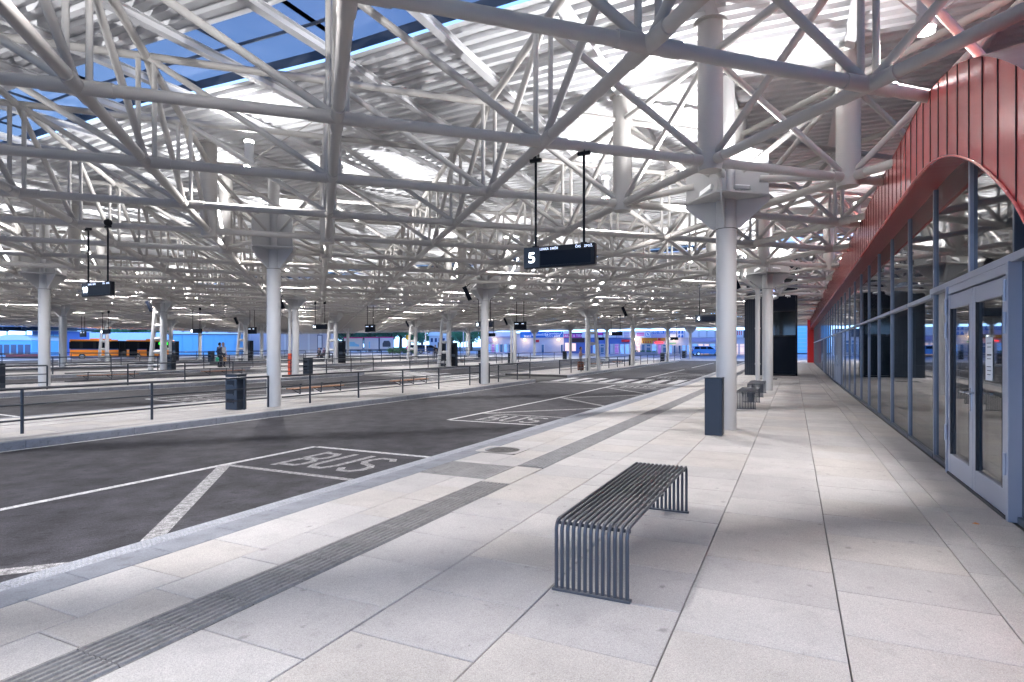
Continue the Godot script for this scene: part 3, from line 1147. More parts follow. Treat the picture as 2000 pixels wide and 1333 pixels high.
# ------------------------------------------------------------------ lamps
func build_lamps() -> void:
	var shell := S()
	tube(shell, Vector3(0, 0.005, 0), Vector3(0, 0.16, 0), 0.115, -1, 20)
	tube(shell, Vector3(0, 0.165, 0), Vector3(0, 0.52, 0), 0.105, -1, 20)
	var shell_mesh := shell.commit()
	var face := S()
	tube(face, Vector3(0, -0.055, 0), Vector3(0, 0.003, 0), 0.1, -1, 20)
	var face_mesh := face.commit()
	var rods := S()
	tube(rods, Vector3(0, 0.1, 0), Vector3(-1.35, 1.05, 0.3), 0.014, -1, 6)
	tube(rods, Vector3(0, 0.1, 0), Vector3(1.35, 1.05, -0.3), 0.014, -1, 6)
	var rod_mesh := rods.commit()
	var k := 0
	for i in range(-12, 14):
		for j in range(-12, 14):
			var c := node_uv(2.08 + 3.0 * i, 0.42 + 3.0 * j)
			if c.x < -8.0 or c.x > 84.0 or c.y < -90.0 or c.y > 3.2:
				continue
			var t := deg_to_rad(YAW)
			var z := c.x * cos(t) - c.y * sin(t)
			var x := c.x * sin(t) + c.y * cos(t)
			var h := 5.75
			var at := W(c.x, c.y, h)
			if z > 2.0 and absf(x) < z * 0.92 + 1.0:
				var o := thing("ceiling_lamp", "white cylinder lamp hanging in the roof frame with a glowing lower end", "lamp", at, deg_to_rad(-TURN + 20.0), "cylinder lamps in the roof frame")
				obj("shell", shell_mesh, M.lamp_shell, o)
				obj("glowing_face", face_mesh, M.lamp_glow, o)
				obj("glowing_top", face_mesh, M.lamp_glow, o, Transform3D(Basis(), Vector3.UP * 0.575))
				obj("stay_rods", rod_mesh, M.steel_white, o)
			var l := SpotLight3D.new()
			l.name = "lamp_light_%03d" % k
			add_child(l)
			l.position = at + Vector3.DOWN * 0.075
			l.rotation_degrees = Vector3(-90, 0, 0)
			l.light_color = Color(1.0, 0.985, 0.99)
			l.light_energy = DOWN_ENERGY
			l.spot_range = 40.0
			l.spot_attenuation = 2.0
			l.spot_angle = 74.0
			l.spot_angle_attenuation = 0.6
			l.light_size = 0.09
			l.shadow_enabled = true
			if z > 2.0 and absf(x) < z * 0.92 + 1.0:
				var t2 := SpotLight3D.new()
				t2.name = "lamp_top_light_%03d" % k
				add_child(t2)
				t2.position = at + Vector3.UP * 0.6
				t2.rotation_degrees = Vector3(90, 0, 0)
				t2.light_color = Color(0.99, 0.99, 1.0)
				t2.light_energy = TOP_ENERGY
				t2.spot_range = 20.0
				t2.spot_attenuation = 2.0
				t2.spot_angle = 80.0
				t2.spot_angle_attenuation = 0.5
				t2.light_size = 0.08
				t2.shadow_enabled = true
			k += 1
	# uplights on the column heads
	var fl := S()
	box(fl, Vector3(0, 0, 0), Vector3(0.3, 0.07, 0.22), Basis(), 0.01)
	box(fl, Vector3(0, -0.06, 0), Vector3(0.04, 0.08, 0.1))
	var body := fl.commit()
	var gl := one_box(Vector3(0.26, 0.01, 0.18))
	var n := 0
	for i in range(-1, 6):
		for j in range(0, 7):
			var c := col_uv(i, j)
			if c.y < -84.0 or c.x > 84.0:
				continue
			var near := i < 3 and j < 3
			for s in (3 if j == 0 and near else 2):
				var d := grid_dir(TURN + (225.0 + 90.0 * s + (90.0 if s == 2 else 0.0) if j == 0 else 45.0 + 180.0 * s))
				var at := W(c.x + d.x * 0.47, c.y + d.y * 0.47, 4.70)
				var lean := 76.0 if s == 2 else 38.0 if near else 62.0   # elevation of the beam
				var out := W(d.x, d.y, 0.0) * cos(deg_to_rad(lean)) + Vector3.UP * sin(deg_to_rad(lean))
				var b := frame_of(out)
				var o := thing("roof_uplight", "small white floodlight on a column head shining up at the roof sheets", "floodlight", at, 0.0, "uplights on the column heads")
				o.basis = b
				obj("body", body, M.lamp_shell, o)
				obj("glowing_face", gl, M.flood_glow, o, Transform3D(Basis(), Vector3.UP * 0.042))
				var l := SpotLight3D.new()
				l.name = "uplight_light_%03d" % n
				add_child(l)
				l.position = at + out * 0.06
				l.look_at_from_position(l.position, l.position + out, Vector3.RIGHT)
				l.light_color = Color(0.99, 0.99, 1.0)
				l.light_energy = UP_ENERGY * 0.4 if s == 2 else UP_ENERGY if near else UP_ENERGY * 0.55
				l.spot_range = 30.0
				l.spot_attenuation = 2.0
				l.spot_angle = 52.0 if s == 2 else 50.0 if near else 70.0
				l.spot_angle_attenuation = 0.8
				l.light_size = 0.05
				l.shadow_enabled = true
				n += 1
const DOWN_ENERGY := 24.0
const UP_ENERGY := 25.0
const TOP_ENERGY := 3.0

# ------------------------------------------------------------------ glass hall with its red shell
const SKIN := 1.5     # v of the red front
const GLASS := 1.86   # v of the glazing
const INNER_POINTS := [[4.30, 0.0], [4.36, 0.7], [4.55, 1.4], [4.88, 2.0], [5.45, 2.56], [5.84, 2.84], [6.58, 3.25], [7.57, 3.63], [8.65, 3.85], [9.6, 3.90], [10.4, 3.90]]
const OUTER_POINTS := [[3.4, 0.0], [3.5, 0.8], [3.8, 1.7], [4.3, 2.6], [5.1, 3.4], [6.2, 4.05], [7.0, 4.36], [7.57, 4.54], [8.4, 4.70], [9.3, 4.80], [10.4, 4.80]]

func softened(points: Array) -> Array:
	# corners cut twice, ends kept
	var p := points.duplicate()
	for k in 2:
		var q := [p[0]]
		for i in p.size() - 1:
			for t: float in [0.25, 0.75]:
				q.append([lerpf(p[i][0], p[i + 1][0], t), lerpf(p[i][1], p[i + 1][1], t)])
		q.append(p[-1])
		p = q
	return p

var INNER := softened(INNER_POINTS)
var OUTER := softened(OUTER_POINTS)

func curve_at(c: Array, u: float) -> float:
	if u <= c[0][0]:
		return 0.0
	for i in c.size() - 1:
		if u < c[i + 1][0]:
			var t: float = (u - c[i][0]) / (c[i + 1][0] - c[i][0])
			return lerpf(c[i][1], c[i + 1][1], t)
	return c[-1][1]

func pane_mesh(u0: float, u1: float, h0: float, h1: float, v: float, thick := 0.024) -> Mesh:
	# upright glass between u0 and u1 whose top follows the shell
	var poly := PackedVector2Array([Vector2(u0, h0), Vector2(u1, h0)])
	var n := 1 if u0 > 10.4 else 12
	for i in range(n, -1, -1):
		var u := lerpf(u0, u1, float(i) / n)
		poly.append(Vector2(u, clampf(curve_at(INNER, u), h0 + 0.02, h1)))
	var st := S()
	prism(st, poly, Vector3(v, 0, 0), Vector3(0, 0, -1), Vector3.UP, Vector3(thick, 0, 0))
	return st.commit()

func build_hall() -> void:
	var end := 68.0
	var hall := thing("glass_hall", "long glass walled waiting hall under a red arched metal shell", "building", Vector3.ZERO)
	# red front, seam to seam
	var u := 3.4
	var step := 0.44
	var k := 0
	while u < end - 0.01:
		var v := minf(u + step, end)
		var n := 5 if u < 10.4 else 1
		var top := []
		var low := []
		for i in n + 1:
			var x := lerpf(u + 0.012, v - 0.008, float(i) / n)
			top.append(Vector2(x, maxf(curve_at(OUTER, x), 0.02)))
			low.append(Vector2(x, curve_at(INNER, x)))
		var st := S()
		for i in n:
			var a := W(top[i].x, SKIN, top[i].y)
			var b := W(top[i + 1].x, SKIN, top[i + 1].y)
			var c := W(low[i + 1].x, SKIN, low[i + 1].y)
			var d := W(low[i].x, SKIN, low[i].y)
			# the sheet is dished a little between its seams
			var bow := 0.006 * sin(PI * (i + 0.5) / n) if n > 1 else 0.004
			quad(st, a, b, c, d, Vector3.LEFT)
			if i == 0:
				quad(st, a, d, d + Vector3(0.03, 0, 0), a + Vector3(0.03, 0, 0), Vector3.BACK)
			quad(st, d, c, c + Vector3(0.03, 0, 0), d + Vector3(0.03, 0, 0), Vector3.DOWN)
		obj("red_panel", st.commit(), M.red_panel, hall)
		var rib := S()
		var x0 := u + 0.002
		box(rib, W(x0, SKIN - 0.001, (curve_at(OUTER, x0) + curve_at(INNER, x0)) * 0.5), Vector3(0.014, maxf(curve_at(OUTER, x0) - curve_at(INNER, x0), 0.02), 0.009))
		obj("seam", rib.commit(), M.seam_dark, hall)
		u = v
		k += 1
	# underside of the shell, its outer skin and the thin pale rim
	var so := S()
	var ou := S()
	var rim := S()
	var inner := INNER.duplicate()
	inner.append([end - 0.8, 3.90])
	inner.append([end, 3.7])
	var outer := OUTER.duplicate()
	outer.append([end - 0.5, 4.80])
	outer.append([end, 4.7])
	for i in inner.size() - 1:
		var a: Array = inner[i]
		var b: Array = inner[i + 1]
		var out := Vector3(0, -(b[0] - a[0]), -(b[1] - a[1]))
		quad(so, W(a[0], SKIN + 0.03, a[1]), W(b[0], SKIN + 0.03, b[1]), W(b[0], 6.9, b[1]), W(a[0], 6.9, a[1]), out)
		var ra := W(a[0], SKIN - 0.012, a[1])
		var rb := W(b[0], SKIN - 0.012, b[1])
		tube(rim, ra, rb, 0.014, -1, 6)
	for i in outer.size() - 1:
		var a: Array = outer[i]
		var b: Array = outer[i + 1]
		var lift := 0.16
		quad(ou, W(a[0], SKIN - 0.01, a[1]), W(b[0], SKIN - 0.01, b[1]), W(b[0], 6.9, b[1] + lift * 5.4 * minf(1.0, b[1] / 4.0)), W(a[0], 6.9, a[1] + lift * 5.4 * minf(1.0, a[1] / 4.0)), Vector3.UP)
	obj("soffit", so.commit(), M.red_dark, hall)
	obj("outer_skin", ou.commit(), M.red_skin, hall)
	obj("rim", rim.commit(), M.red_panel, hall)
	# the foot of the shell at the other end
	var ft := S()
	var prof := PackedVector2Array([Vector2(end - 0.2, 0.0), Vector2(end + 0.75, 0.0), Vector2(end + 0.85, 2.2), Vector2(end + 0.7, 3.9), Vector2(end + 0.3, 4.6), Vector2(end, 4.78), Vector2(end - 0.02, 3.7), Vector2(end - 0.1, 2.2)])
	prism(ft, prof, Vector3(SKIN - 0.25, 0, 0), Vector3(0, 0, -1), Vector3.UP, Vector3(5.6, 0, 0))
	obj("shell_foot", ft.commit(), M.red_bright, hall)
	# interior
	var inn := S()
	box(inn, W(36, 6.8, 2.0), Vector3(0.2, 4.0, 62.0))
	box(inn, W(67.6, 4.3, 2.0), Vector3(4.9, 3.8, 0.2))
	box(inn, W(4.9, 4.9, 1.2), Vector3(3.6, 2.4, 0.1))
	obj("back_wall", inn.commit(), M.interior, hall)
	inn = S()
	box(inn, W(36, 4.3, -0.06), Vector3(4.85, 0.1, 63.2))
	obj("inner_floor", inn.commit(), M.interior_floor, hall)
	inn = S()
	for i in 14:
		box(inn, W(12.0 + i * 4.2, 6.2, 1.1), Vector3(0.9, 2.2, 0.5))
	for i in 9:
		box(inn, W(14.0 + i * 6.3, 4.3, 0.5), Vector3(0.6, 1.0, 1.8))
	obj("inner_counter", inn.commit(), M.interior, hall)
	# glazing: posts, transom, panes
	var posts := []
	u = 10.38
	while u < end - 1.0:
		posts.append(u)
		u += 2.1
	posts.append(end - 0.6)
	for x: float in posts:
		put_box("mullion", W(x, GLASS + 0.0, 1.94), Vector3(0.06, 3.9, 0.055), M.mullion_grey, hall, 0.004)
		put_box("mullion_shadow_gap", W(x + 0.038, GLASS + 0.0, 1.94), Vector3(0.06, 3.88, 0.02), M.aluminium_dark, hall)
	for i in posts.size() - 1:
		var a: float = posts[i] + 0.055
		var b: float = posts[i + 1] - 0.035
		put_box("transom", W((a + b) * 0.5, GLASS - 0.005, 2.36), Vector3(0.09, 0.06, b - a), M.aluminium, hall, 0.003)
		put_box("sill", W((a + b) * 0.5, GLASS + 0.01, 0.03), Vector3(0.09, 0.06, b - a), M.aluminium_dark, hall)
		obj("pane", pane_mesh(a, b, 0.065, 2.325, GLASS), M.glass, hall)
		obj("pane", pane_mesh(a, b, 2.395, 3.895, GLASS), M.glass, hall)
		if i in [9, 10, 16]:
			# further doors: stiles in the lower light
			for s: float in [a + 0.06, (a + b) * 0.5, b - 0.06]:
				put_box("door_stile", W(s, GLASS - 0.03, 1.2), Vector3(0.05, 2.2, 0.1), M.aluminium, hall)
			put_box("door_pull", W((a + b) * 0.5 - 0.14, GLASS - 0.1, 1.1), Vector3(0.03, 0.5, 0.03), M.chrome, hall)
	# the near stretch: door bay 6.87 to 9.23, side light to 10.35, glass down to the foot
	for x: float in [9.25, 6.84]:
		put_box("mullion", W(x, GLASS - 0.03, 1.19), Vector3(0.14, 2.38, 0.07), M.aluminium, hall, 0.004)
	put_box("mullion", W(8.42, GLASS + 0.0, 3.1), Vector3(0.075, 1.38, 0.065), M.aluminium, hall, 0.004)
	put_box("mullion", W(6.79, GLASS - 0.015, 2.83), Vector3(0.10, 0.84, 0.05), M.aluminium_dark, hall, 0.004)
	put_box("transom", W(7.9, GLASS - 0.025, 2.41), Vector3(0.11, 0.075, 4.9), M.aluminium, hall, 0.003)
	put_box("sill", W(9.81, GLASS + 0.01, 0.03), Vector3(0.09, 0.06, 1.04), M.aluminium_dark, hall)
	put_box("sill", W(5.72, GLASS + 0.01, 0.03), Vector3(0.09, 0.06, 2.14), M.aluminium_dark, hall)
	obj("pane", pane_mesh(9.29, 10.34, 0.065, 2.37, GLASS), M.glass, hall)
	obj("pane", pane_mesh(8.46, 10.34, 2.45, 3.895, GLASS), M.glass, hall)
	obj("pane", pane_mesh(6.85, 8.38, 2.45, 3.895, GLASS), M.glass, hall)
	obj("pane", pane_mesh(5.4, 6.73, 2.45, 3.895, GLASS), M.glass, hall)
	obj("pane", pane_mesh(4.62, 6.80, 0.065, 2.37, GLASS), M.glass, hall)
	# double door
	var door := Node3D.new()
	door.name = "double_door"
	hall.add_child(door)
	put_box("door_head", W(8.05, GLASS - 0.03, 2.325), Vector3(0.1, 0.09, 2.32), M.aluminium, door, 0.004)
	for leaf in [[8.06, 9.19], [6.89, 8.04]]:
		var a: float = leaf[0]
		var b: float = leaf[1]
		var st := S()
		for e in [[a + 0.06, 0.13], [b - 0.06, 0.13]]:
			box(st, W(e[0], GLASS - 0.05, 1.145), Vector3(0.075, 2.23, e[1]), Basis(), 0.005)
		for e in [[0.15, 0.24], [2.17, 0.17]]:
			box(st, W((a + b) * 0.5, GLASS - 0.051, e[0]), Vector3(0.07, e[1], b - a - 0.24), Basis(), 0.005)
		obj("leaf_frame", st.commit(), M.aluminium, door)
		obj("door_pane", pane_mesh(a + 0.12, b - 0.12, 0.27, 2.09, GLASS - 0.06), M.glass, door)
		var gs := S()
		box(gs, W(a + 0.128, GLASS - 0.075, 1.18), Vector3(0.03, 1.82, 0.012))
		box(gs, W(b - 0.128, GLASS - 0.075, 1.18), Vector3(0.03, 1.82, 0.012))
		obj("gasket", gs.commit(), M.ink, door)
	for side: float in [9.21, 6.87]:
		for h: float in [0.42, 1.72, 2.02]:
			var st := S()
			tube(st, W(side, GLASS - 0.105, h), W(side, GLASS - 0.105, h + 0.2), 0.018, -1, 8)
			obj("hinge", st.commit(), M.aluminium, door)
	put_box("lock_plate", W(8.12, GLASS - 0.092, 1.02), Vector3(0.012, 0.26, 0.045), M.chrome, door)
	var hd := S()
	path_tube(hd, [W(8.12, GLASS - 0.09, 1.1), W(8.12, GLASS - 0.15, 1.1), W(8.27, GLASS - 0.15, 1.1)], 0.012, 8)
	path_tube(hd, [W(7.98, GLASS - 0.09, 1.1), W(7.98, GLASS - 0.15, 1.1), W(7.84, GLASS - 0.15, 1.1)], 0.012, 8)
	obj("handle", hd.commit(), M.chrome, door)
	put_box("threshold", W(8.04, GLASS - 0.03, 0.016), Vector3(0.14, 0.03, 2.3), M.ink, door)
	# notice stuck to the door
	var nt := thing("paper_notice", "white printed sheet stuck on the right leaf of the glass door", "notice", W(7.52, GLASS - 0.066, 1.48))
	put_box("sheet", Vector3.ZERO, Vector3(0.003, 0.44, 0.23), M.paper, nt)
	for i in 9:
		var y := 0.16 - i * 0.04
		if i in [2, 5]:
			continue
		put_box("printed_line", Vector3(-0.0025, y, 0.01 * (i % 2)), Vector3(0.001, 0.007 if i != 3 else 0.014, 0.15 - 0.02 * (i % 3)), M.ink, nt)
	var ex := thing("door_closer_box", "small white box under the transom of a door farther along the glass front", "box", W(31.6, GLASS - 0.14, 2.28))
	put_box("case", Vector3.ZERO, Vector3(0.1, 0.09, 0.45), M.white_paint, ex, 0.01)

func build_lift_tower() -> void:
	var f := platform_at(38.5)
	var o := thing("lift_tower", "dark navy lift tower with a black glazed front standing on the platform", "lift tower", W(38.5, -1.26, f))
	var H := 7.6
	# ribbed sheet body to the left of the glazed shaft
	put_box("body", Vector3(-0.72, H * 0.5, -1.27), Vector3(1.42, H, 2.5), M.navy_steel, o)
	for i in 12:
		put_box("rib", Vector3(-1.36 + i * 0.118, H * 0.5, 0.0), Vector3(0.035, H, 0.04), M.navy_steel, o)
	for i in 12:
		put_box("rib", Vector3(-1.44, H * 0.5, -0.15 - i * 0.2), Vector3(0.03, H, 0.05), M.navy_steel, o)
	put_box("post", Vector3(0.04, H * 0.5, 0.02), Vector3(0.1, H, 0.12), M.black_box, o)
	put_box("post", Vector3(1.40, H * 0.5, 0.02), Vector3(0.1, H, 0.12), M.black_box, o)
	for h: float in [0.04, 2.35, 3.85, 5.3, 7.5]:
		put_box("cross_rail", Vector3(0.72, h, 0.01), Vector3(1.25, 0.08, 0.1), M.black_box, o)
	put_box("front_pane", Vector3(0.72, 1.2, 0.0), Vector3(1.25, 2.2, 0.02), M.screen_glass, o)
	put_box("front_pane", Vector3(0.72, 3.1, 0.0), Vector3(1.25, 1.4, 0.02), M.dark_glass, o)
	put_box("front_pane", Vector3(0.72, 4.57, 0.0), Vector3(1.25, 1.36, 0.02), M.screen_glass, o)
	put_box("front_pane", Vector3(0.72, 6.4, 0.0), Vector3(1.25, 2.1, 0.02), M.dark_glass, o)
	put_box("shaft_wall", Vector3(1.42, H * 0.5, -1.27), Vector3(0.06, H, 2.5), M.screen_glass, o)
	put_box("shaft_back", Vector3(0.72, H * 0.5, -2.49), Vector3(1.3, H, 0.06), M.navy_steel, o)
	put_box("lift_car", Vector3(0.72, 2.62, -0.6), Vector3(1.05, 0.2, 1.0), M.aluminium_dark, o)

# ------------------------------------------------------------------ hanging signs
func sign_box(at: Vector3, number: String, words: bool, label: String, w := 1.2, h := 0.34) -> void:
	var o := thing("departure_sign", label, "sign", at, 0.0, "departure signs hanging over the bays")
	put_box("case", Vector3.ZERO, Vector3(w, h, 0.11), M.black_box, o, 0.008)
	put_box("screen", Vector3(0.12, -0.025, 0.0565), Vector3(w - 0.36, h - 0.12, 0.004), M.screen_glass, o)
	put_box("number_field", Vector3(-w * 0.5 + 0.145, 0, 0.0565), Vector3(0.27, h - 0.02, 0.004), M.navy_steel, o)
	if number:
		text("number", number, 0.235 if number.length() < 2 else 0.21, M.number_glow, o, Vector3(-w * 0.5 + 0.15, -0.005, 0.061))
	else:
		put_box("number_patch", Vector3(-w * 0.5 + 0.145, 0, 0.061), Vector3(0.17, 0.2, 0.004), M.number_glow, o)
	if words:
		for e in [["LINKA", -0.24], ["SMĚR", -0.07], ["ČAS", 0.33], ["ZPOŽ.", 0.5]]:
			text("heading", e[0], 0.052, M.label_glow, o, Vector3(e[1], h * 0.5 - 0.045, 0.058))
	var top: float = LOW - 0.06 - at.y
	for x: float in [-w * 0.34, w * 0.34]:
		put_tube("hanger", Vector3(x, h * 0.5, 0), Vector3(x, top, 0), 0.021, M.black_box, o, 8)
		put_box("foot", Vector3(x, h * 0.5 + 0.012, 0), Vector3(0.09, 0.02, 0.07), M.black_box, o)
		var st := S()
		tube(st, Vector3(x - 0.03, top + 0.06, 0), Vector3(x + 0.03, top + 0.06, 0), 0.088, -1, 14)
		box(st, Vector3(x, top - 0.04, 0), Vector3(0.2, 0.05, 0.06))
		obj("clamp", st.commit(), M.black_box, o)

func board_box(at: Vector3, label: String) -> void:
	var o := thing("departure_board", label, "board", at, 0.0, "square departure boards")
	put_box("case", Vector3.ZERO, Vector3(0.85, 0.52, 0.12), M.black_box, o, 0.01)
	put_box("screen", Vector3(0, -0.01, 0.062), Vector3(0.78, 0.44, 0.004), M.screen_glass, o)
	for e in [[-0.22, 0.19, 0.2], [0.2, 0.12, 0.2]]:
		put_box("lit_line", Vector3(e[0], e[2] - 0.08, 0.066), Vector3(e[1] * 1.3, 0.05, 0.003), M.label_glow, o)
	var top: float = LOW - 0.06 - at.y
	for x: float in [-0.25, 0.25]:
		put_tube("hanger", Vector3(x, 0.26, 0), Vector3(x, top, 0), 0.022, M.black_box, o, 8)

func build_signs() -> void:
	sign_box(W(8.79, -3.36, 3.06), "5", true, "black departure sign with a glowing number 5 hanging over the tactile strip")
	sign_box(W(8.9, -15.75, 3.1), "10", true, "black departure sign with a glowing number 10 hanging over the first island")
	sign_box(W(29.6, -3.7, 3.1), "4", false, "black departure sign with a glowing number 4 half behind the near column")
	sign_box(W(31.0, -16.6, 3.12), "9", false, "black departure sign with a glowing number 9 half behind a column")
	sign_box(W(29.7, -28.2, 3.13), "14", false, "black departure sign with a glowing number 14 hanging over the second island")
	sign_box(W(30.2, -41.0, 3.05), "", false, "dark departure sign with a white lit patch in front of the blue warehouse")
	sign_box(W(29.4, -51.0, 3.1), "", false, "small departure sign with a white lit patch above the orange bus")
	sign_box(W(51.0, -14.2, 3.05), "", false, "departure sign with a lit patch above the first island beyond the crossing")
	sign_box(W(51.5, -27.0, 3.1), "", false, "departure sign with a lit patch in front of the green trees")
	sign_box(W(73.0, -13.2, 3.0), "", false, "farthest departure sign, below the orange shop fascia")
	sign_box(W(70.0, -21.5, 3.0), "", false, "far departure sign with a lit patch in front of the yellow shop fascia")
	board_box(W(33.9, -15.6, 3.13), "square dark departure board beyond the crossing on the first island")
	board_box(W(32.6, -26.4, 3.1), "square dark departure board in front of the trees")
	board_box(W(32.4, -37.6, 3.1), "square dark departure board beside a ladder column")
	board_box(W(31.5, -58.0, 3.05), "square dark departure board above the orange bus roof")

# ------------------------------------------------------------------ street furniture
func bar_bench(label: String, u0: float, u1: float) -> void:
	var o := thing("bar_bench", label, "bench", W((u0 + u1) * 0.5, -1.17, 0.0), 0.0, "dark steel bar benches")
	var L := u1 - u0
	var H := 0.465
	var r := 0.0128
	for i in 13:
		var x := -0.235 + 0.47 * i / 12.0
		var pts := []
		var z := L * 0.5
		pts.append(Vector3(x, 0.012, z))
		for k in 5:
			var a := k / 4.0 * PI * 0.5
			pts.append(Vector3(x, H - r - 0.06 + 0.06 * sin(a), z - 0.06 + 0.06 * cos(a)))
		for k in 5:
			var a := (4 - k) / 4.0 * PI * 0.5
			pts.append(Vector3(x, H - r - 0.06 + 0.06 * sin(a), -(z - 0.06 + 0.06 * cos(a))))
		pts.append(Vector3(x, 0.012, -z))
		var st := S()
		path_tube(st, pts, r, 8)
		obj("bar", st.commit(), M.bench_steel, o)
	for z: float in [L * 0.5, -L * 0.5]:
		put_box("foot_plate", Vector3(0, 0.008, z), Vector3(0.52, 0.016, 0.05), M.bench_steel, o, 0.003)
	for z: float in [L * 0.5 - 0.07, 0.0, -L * 0.5 + 0.07]:
		put_tube("cross_bar", Vector3(-0.24, H - 0.045, z), Vector3(0.24, H - 0.045, z), 0.012, M.bench_steel, o, 8)

func railing(label: String, us: Array, v: float, capped := false) -> void:
	var u0: float = us[0]
	var u1: float = us[-1]
	var h0 := island_at(u0, v)
	var h1 := island_at(u1, v)
	var o := thing("railing", label, "railing", W(u0, v, h0), 0.0, "dark tubular railings on the islands")
	var l := u1 - u0
	for e in [[0.90, 0.030, "top_rail"], [0.58, 0.021, "mid_rail"], [0.27, 0.021, "low_rail"]]:
		put_tube(e[2], Vector3(0, e[0], 0), Vector3(0, e[0] + h1 - h0, -l), e[1], M.rail_steel, o, 10)
	for i in us.size():
		if i == 0 and not capped and us.size() > 2:
			continue
		var d: float = us[i] - u0
		var g := (h1 - h0) * d / maxf(l, 0.01)
		put_tube("post", Vector3(0, g - 0.02, -d), Vector3(0, g + 0.89, -d), 0.03, M.rail_steel, o, 10)

func rail_bench(label: String, u: float, v: float) -> void:
	var h := island_at(u, v)
	var o := thing("rail_bench", label, "bench", W(u, v - 0.09, h), 0.0, "wooden benches fixed to the railings")
	for i in 3:
		put_box("seat_board", Vector3(-0.12 - i * 0.115, 0.46, -1.12), Vector3(0.105, 0.032, 2.3), M.wood, o, 0.006)
	for z: float in [-0.2, -1.12, -2.05]:
		var st := S()
		path_tube(st, [Vector3(0.06, 0.6, z), Vector3(-0.03, 0.6, z), Vector3(-0.03, 0.3, z), Vector3(-0.4, 0.44, z)], 0.016, 6)
		tube(st, Vector3(-0.03, 0.43, z), Vector3(-0.4, 0.43, z), 0.014, -1, 6)
		obj("bracket", st.commit(), M.rail_steel, o)

func bin_box(label: String, at: Vector3, s := Vector3(0.46, 0.98, 0.34)) -> void:
	var o := thing("waste_bin", label, "waste bin", at, 0.0, "navy waste bins on the islands")
	put_box("body", Vector3(0, s.y * 0.5, 0), Vector3(s.x, s.y, s.z), M.navy_steel, o, 0.012)
	put_box("lid", Vector3(0, s.y + 0.012, 0), Vector3(s.x + 0.03, 0.024, s.z + 0.03), M.navy_steel, o, 0.006)
	for y: float in [0.78, 0.52, 0.26]:
		put_box("opening", Vector3(-0.02, y * s.y, s.z * 0.5 + 0.002), Vector3(s.x * 0.62, 0.12, 0.012), M.black_box, o)
		put_box("flap", Vector3(-0.02, y * s.y - 0.075, s.z * 0.5 + 0.01), Vector3(s.x * 0.62, 0.03, 0.03), M.navy_steel, o)

